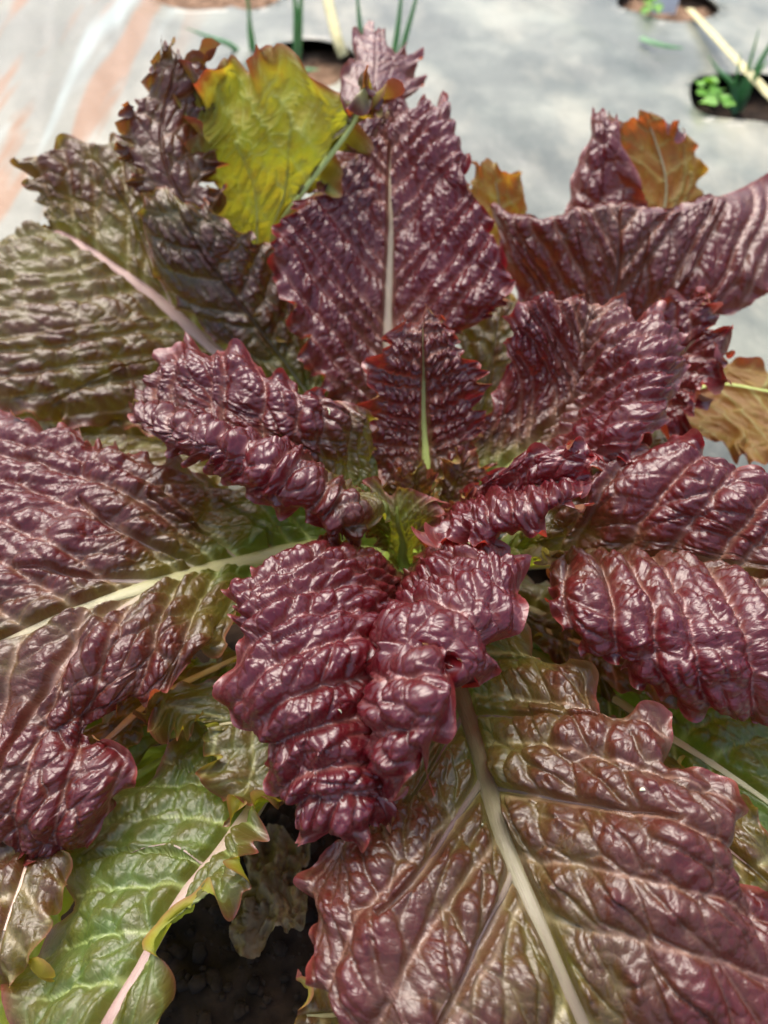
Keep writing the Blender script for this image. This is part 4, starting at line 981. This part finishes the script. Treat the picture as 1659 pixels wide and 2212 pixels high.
soil_sheet('soil', h_main[0], h_main[1], 15.0, 15.0, -1.2, M_SOIL, 0.8, 80, 5)
soil_sheet('soil', h_on[0], h_on[1], 7.5, 7.5, -2.2, M_PALESOIL, 0.6, 40, 6)
soil_sheet('soil', h_rt[0], h_rt[1], 6.5, 6.5, -2.5, M_SOIL, 0.6, 40, 7)
soil_sheet('soil', h_far[0], h_far[1], 6, 6.5, -1.5, M_PALESOIL, 0.6, 40, 8)
soil_sheet('soil', h_tl[0], h_tl[1], 7, 7, -0.8, M_PALESOIL, 0.6, 40, 9)
soil_sheet('soil', h_tm[0], h_tm[1], 5.5, 7, -0.8, M_PALESOIL, 0.6, 40, 10)

# ------------------------------------------------------------------ things on and in the film
def thing(name, label, cat, loc, group=None):
    o = bpy.data.objects.new(name, None)
    o.location = tuple(np.asarray(loc) * 0.01); o.empty_display_size = 0.02
    scene.collection.objects.link(o)
    o['label'] = label; o['category'] = cat
    if group:
        o['group'] = group
    return o

def under(o, root):
    o.parent = root
    o.matrix_parent_inverse = Matrix.Translation(-root.location)
    return o

def blade(name, pts, w, mat, root, flat=0.35, n=26, taper=1.0, ribs=0.0):
    """a long leaf blade: flattened tapering tube through the given places (cm)"""
    C = np.array(pts, float); t = np.concatenate([[0], np.cumsum(np.linalg.norm(np.diff(C, axis=0), axis=1))]); t /= t[-1]
    u = np.linspace(0, 1, n); c = basis(t, u) @ C
    tg = np.gradient(c, axis=0); tg /= np.linalg.norm(tg, axis=1, keepdims=True)
    up = np.array([0.0, -0.6, 0.8]); b = np.cross(tg, up); b /= np.linalg.norm(b, axis=1, keepdims=True) + 1e-9
    nn = np.cross(b, tg)
    r = 0.5 * w * (1 - taper * 0.93 * u ** 2.2) * (1 + ribs * np.sin(u * n * 1.55))
    th = np.linspace(0, 2 * np.pi, 8, endpoint=False)
    P = c[:, None] + b[:, None] * (np.cos(th)[None, :, None] * r[:, None, None]) + nn[:, None] * (np.sin(th)[None, :, None] * (r * flat)[:, None, None])
    o = grid_mesh(name, P, mat, None, None, None, closed_v=True)
    if root is not None:
        under(o, root)
    return o

def disc_leaf(name, c, r, tilt, az, mat, root, seed=0):
    n, m = 8, 14
    rr = np.linspace(0.02, 1, n); th = np.linspace(0, 2 * np.pi, m, endpoint=False)
    R, T = np.meshgrid(rr, th, indexing='ij')
    ed = 1 + 0.10 * np.sin(3 * T + seed) - 0.14 * np.exp(-((T - np.pi) / 0.35) ** 2)
    x = r * R * ed * np.cos(T); y = 0.8 * r * R * ed * np.sin(T); z = 0.25 * r * (R ** 2) * np.cos(2 * T + seed) + 0.2 * r * R ** 2
    P = np.stack([x, y, z], -1)
    M = np.array(Matrix.Rotation(az, 3, 'Z') @ Matrix.Rotation(tilt, 3, 'Y'))
    o = grid_mesh(name, P @ M.T + np.asarray(c), mat, None, None, None, closed_v=True)
    return under(o, root)

G_ON = 'onion seedlings growing in the holes of the film'
def onion(base, tips, label, w=0.85):
    b = at(base[0], base[1], -2.2)
    r = thing('onion_seedling', label, 'onion plant', b, G_ON)
    for k, (px, py, z) in enumerate(tips):
        e = at(px, py, z)
        p0 = b + np.array([0.35 * math.cos(k * 2.1), 0.35 * math.sin(k * 2.1), 0])
        m1 = p0 * 0.67 + e * 0.33 + np.array([0.3 * math.sin(k), 0.2, 0.9]); m2 = p0 * 0.33 + e * 0.67 + np.array([0.2 * math.cos(k), 0, 0.5])
        blade('leaf', [p0, m1, m2, e], w, M_BLADE, r, 0.5)
    return r
onion((640, 185), [(628, -60, 9.5), (656, -90, 11), (570, 100, 2.5), (690, 150, 3.0)], 'two tall green onion blades rising from the hole behind the green leaf')
onion((545, 150), [(522, -60, 9.0), (400, 60, 4.0)], 'single pale onion blade left of the pair, beside the round hole')
onion((812, 335), [(872, -60, 14.0), (915, -60, 14.5), (768, -50, 13.0), (840, 180, 6)], 'onion seedling with diverging blades behind the upright dark leaf tip')
onion((1590, 240), [(1690, 30, 7), (1640, 60, 6.5), (1528, 118, 4), (1660, 130, 5), (1600, 110, 5), (1510, 205, 0.8)], 'clump of bright green seedling blades in the right-hand hole', 0.75)

w = thing('weed_seedling', 'small bright green weed with round leaves at the rim of the right-hand hole', 'weed', at(1535, 205, -1.5))
for k, (px, py) in enumerate([(1512, 180), (1535, 176), (1520, 205), (1548, 196), (1560, 212), (1530, 222), (1575, 225)]):
    c = at(px, py, 0.6 + 0.2 * (k % 3))
    blade('stalk', [at(1540, 212, -2.2), (at(1540, 212, -2.2) + c) / 2 + np.array([0, 0, 0.6]), c], 0.12, M_WEED, w, 0.9, 8, 0.2)
    disc_leaf('leaf', c, 0.75 + 0.2 * (k % 2), 0.3 * math.sin(k * 2.0), k * 1.3, M_WEED, w, k)
w = thing('weed_seedling', 'tiny blurred green weed beside the white plant tag at the top edge', 'weed', at(1405, 20, -1.0))
for k, (px, py) in enumerate([(1395, 5), (1412, 0), (1400, 22), (1418, 18)]):
    c = at(px, py, 1.0)
    blade('stalk', [at(1408, 22, -1.4), (at(1408, 22, -1.4) + c) / 2, c], 0.14, M_WEED, w, 0.9, 8, 0.2)
    disc_leaf('leaf', c, 0.8, 0.3, k * 1.7, M_WEED, w, k)

def single(o, name, label, cat, group=None):
    o.name = name; o['label'] = label; o['category'] = cat
    if group:
        o['group'] = group
    return o
single(blade('dry_straw', [at(1490, 20, 0.4), at(1560, 95, 1.6), at(1625, 165, 2.0), at(1720, 265, 1.2)], 1.0, M_STRAW, None, 0.25, 60, 0.0, 0.05),
       'dry_straw', 'pale yellow dry blade lying slantwise over the right-hand hole', 'dry leaf')
single(blade('dry_straw', [at(700, -40, 5), at(715, 30, 3.2), at(738, 112, 0.8), at(742, 122, 0.4)], 1.1, M_STRAW, None, 0.25, 60, 0.0, 0.05),
       'dry_straw', 'pale yellow dry blade leaning between the onion blades at the top', 'dry leaf')
single(blade('dry_straw', [at(770, 255, 1.2), at(785, 285, 1.4), at(800, 325, 0.8)], 1.1, M_STRAW, None, 0.3, 30, 0.2, 0.10),
       'dry_straw', 'short yellow ribbed dry blade glimpsed below the green leaf', 'dry leaf')
single(blade('fallen_blade', [at(1385, 82, 0.6), at(1410, 92, 0.8), at(1440, 100, 0.7), at(1475, 104, 0.5)], 0.7, M_BLADE, None, 0.3, 20, 0.8),
       'fallen_blade', 'short pale green blade lying on the grey film', 'leaf')

# white plant tag standing in the far hole
tg = at(1432, 30, -1.2)
tv_ = [(-1.5, -0.06, 0), (1.5, -0.06, 0), (1.9, 0.9, 4.2), (-1.9, 0.9, 4.2), (-1.5, 0.06, 0), (1.5, 0.06, 0), (1.9, 1.02, 4.2), (-1.9, 1.02, 4.2)]
single(mesh_obj('plant_tag', np.array(tv_) + tg, [(0, 1, 2, 3), (5, 4, 7, 6), (1, 5, 6, 2), (4, 0, 3, 7), (3, 2, 6, 7), (4, 5, 1, 0)], M_TAG, None, False),
       'plant_tag', 'blurred white plastic plant tag in the far hole at the top edge', 'plant tag')

# crumpled dry leaf on the soil in the gap below the front leaf
def crumple(px, py, z, size, seed):
    c = at(px, py, z); n = 46
    xs = np.linspace(-1, 1, n); A, B = np.meshgrid(xs, xs, indexing='ij')
    r = np.maximum(np.abs(A), np.abs(B)) + 1e-6; q = np.sqrt(A * A + B * B) + 1e-6
    X = A * r / q * 1.0; Y = B * r / q
    ed = 1 + 0.8 * (vnoise(np.arctan2(B, A) * 2.3 + 9, A * 0, seed) - 0.5)
    X = X * size[0] * ed + 0.7 * (vnoise(X * 3.1, Y * 3.1, seed + 1) - 0.5); Y = Y * size[1] * ed + 0.7 * (vnoise(X * 1.2 + 7, Y * 1.2, seed + 2) - 0.5)
    Z = 3.0 * (fnoise(X * 1.0, Y * 0.6, seed + 3)) + 1.6 * np.abs(fnoise(X * 2.2, Y * 1.6, seed + 4) - 0.5) * 2
    return grid_mesh('dry_leaf', np.stack([X + c[0], Y + c[1], Z + c[2] - 0.6], -1), M_DRY)
single(crumple(600, 1935, 0.0, (1.35, 2.3), 5), 'dry_leaf', 'crumpled brown dry leaf lying on the dark soil', 'dry leaf')

# lint and pale flecks resting on the leaves (placed where they touch the leaf surface)
bpy.context.view_layer.update()
dg = bpy.context.evaluated_depsgraph_get()
def touch(px, py):
    d = Vector(ray(px, py)).normalized()
    hit, loc, nor, idx, ob, mt = scene.ray_cast(dg, Vector((0, 0, CAM_H)), d)
    return np.array(loc) * 100, np.array(nor) * (1 if nor.dot(d) < 0 else -1)
hit, nrm = touch(1190, 1118)
vs, fs = [], []
rl = np.random.default_rng(5)
for k in range(120):
    p = hit + rl.normal(0, 0.15, 3) * (1.6, 0.8, 0.5) + nrm * 0.03; d = rl.normal(0, 1, 3) * 0.16; d2 = rl.normal(0, 1, 3) * 0.16
    side = np.cross(d, [0.3, 0.2, 0.9]); side /= np.linalg.norm(side) + 1e-9; side *= 0.0022
    up2 = np.cross(side, d); up2 /= np.linalg.norm(up2) + 1e-9; up2 *= 0.0022
    b0 = len(vs)
    for t in np.linspace(0, 1, 6):
        q_ = p + d * t + d2 * t * t
        vs += [q_ + side, q_ + up2, q_ - side, q_ - up2]
    for j in range(5):
        for e in range(4):
            fs.append((b0 + j * 4 + e, b0 + j * 4 + (e + 1) % 4, b0 + j * 4 + 4 + (e + 1) % 4, b0 + j * 4 + 4 + e))
single(mesh_obj('lint_tuft', vs, fs, M_LINT), 'lint_tuft', 'wisp of white lint caught on the rolled red leaf right of centre', 'lint')

def fleck(px, py, ln, wd, az, label):
    p, n_ = touch(px, py)
    a_ = np.cross(n_, [math.cos(az), math.sin(az), 0.2]); a_ /= np.linalg.norm(a_); b_ = np.cross(n_, a_)
    P = np.zeros((9, 8, 3)); th = np.linspace(0, 2 * np.pi, 8, endpoint=False)
    for i, t in enumerate(np.linspace(-1, 1, 9)):
        r = math.sqrt(max(0.02, 1 - t * t)) * wd / 2
        P[i] = p + n_ * 0.04 + a_ * (t * ln / 2) + b_ * (0.15 * ln * t * t) + np.cos(th)[:, None] * b_ * r + np.sin(th)[:, None] * n_ * r * 0.6
    return single(grid_mesh('fleck', P, M_FLECK, None, None, None, closed_v=True), 'fleck', label, 'fleck', 'pale husk flecks on the leaves')
fleck(1040, 1780, 0.28, 0.09, 0.3, 'pale green sliver on the brown leaf just left of its midrib')
fleck(1388, 1706, 0.16, 0.10, 1.6, 'tiny yellow fleck on the right half of the big brown leaf')
fleck(733, 1535, 0.20, 0.05, 0.9, 'thin white fleck on the front burgundy leaf')
fleck(712, 888, 0.34, 0.06, 0.2, 'pale sliver on the inner left leaf above its rolled edge')

# loose crumbs of soil in the gap below the front leaf
def crumbs():
    t_ = (1 + 5 ** 0.5) / 2
    V0 = np.array([(-1, t_, 0), (1, t_, 0), (-1, -t_, 0), (1, -t_, 0), (0, -1, t_), (0, 1, t_), (0, -1, -t_), (0, 1, -t_), (t_, 0, -1), (t_, 0, 1), (-t_, 0, -1), (-t_, 0, 1)]) / 1.9
    F0 = np.array([(0, 11, 5), (0, 5, 1), (0, 1, 7), (0, 7, 10), (0, 10, 11), (1, 5, 9), (5, 11, 4), (11, 10, 2), (10, 7, 6), (7, 1, 8),
                   (3, 9, 4), (3, 4, 2), (3, 2, 6), (3, 6, 8), (3, 8, 9), (4, 9, 5), (2, 4, 11), (6, 2, 10), (8, 6, 7), (9, 8, 1)])
    rr = np.random.default_rng(17); vs, fs = [], []
    for k in range(420):
        p = at(rr.uniform(330, 800), rr.uniform(1700, 2300), -1.0)
        r = 0.10 + 0.35 * rr.random() ** 3
        v = V0 * r * rr.uniform(0.6, 1.3, (12, 1)) * rr.uniform(0.6, 1.2, 3) + p + np.array([0, 0, r * 0.3 + rr.uniform(-0.2, 0.3)])
        fs.append(F0 + 12 * k); vs.append(v)
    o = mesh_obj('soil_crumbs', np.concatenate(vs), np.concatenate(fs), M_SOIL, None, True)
    o['kind'] = 'stuff'; o['label'] = 'dark loose soil crumbs in the gap below the front leaf'
    return o
crumbs()
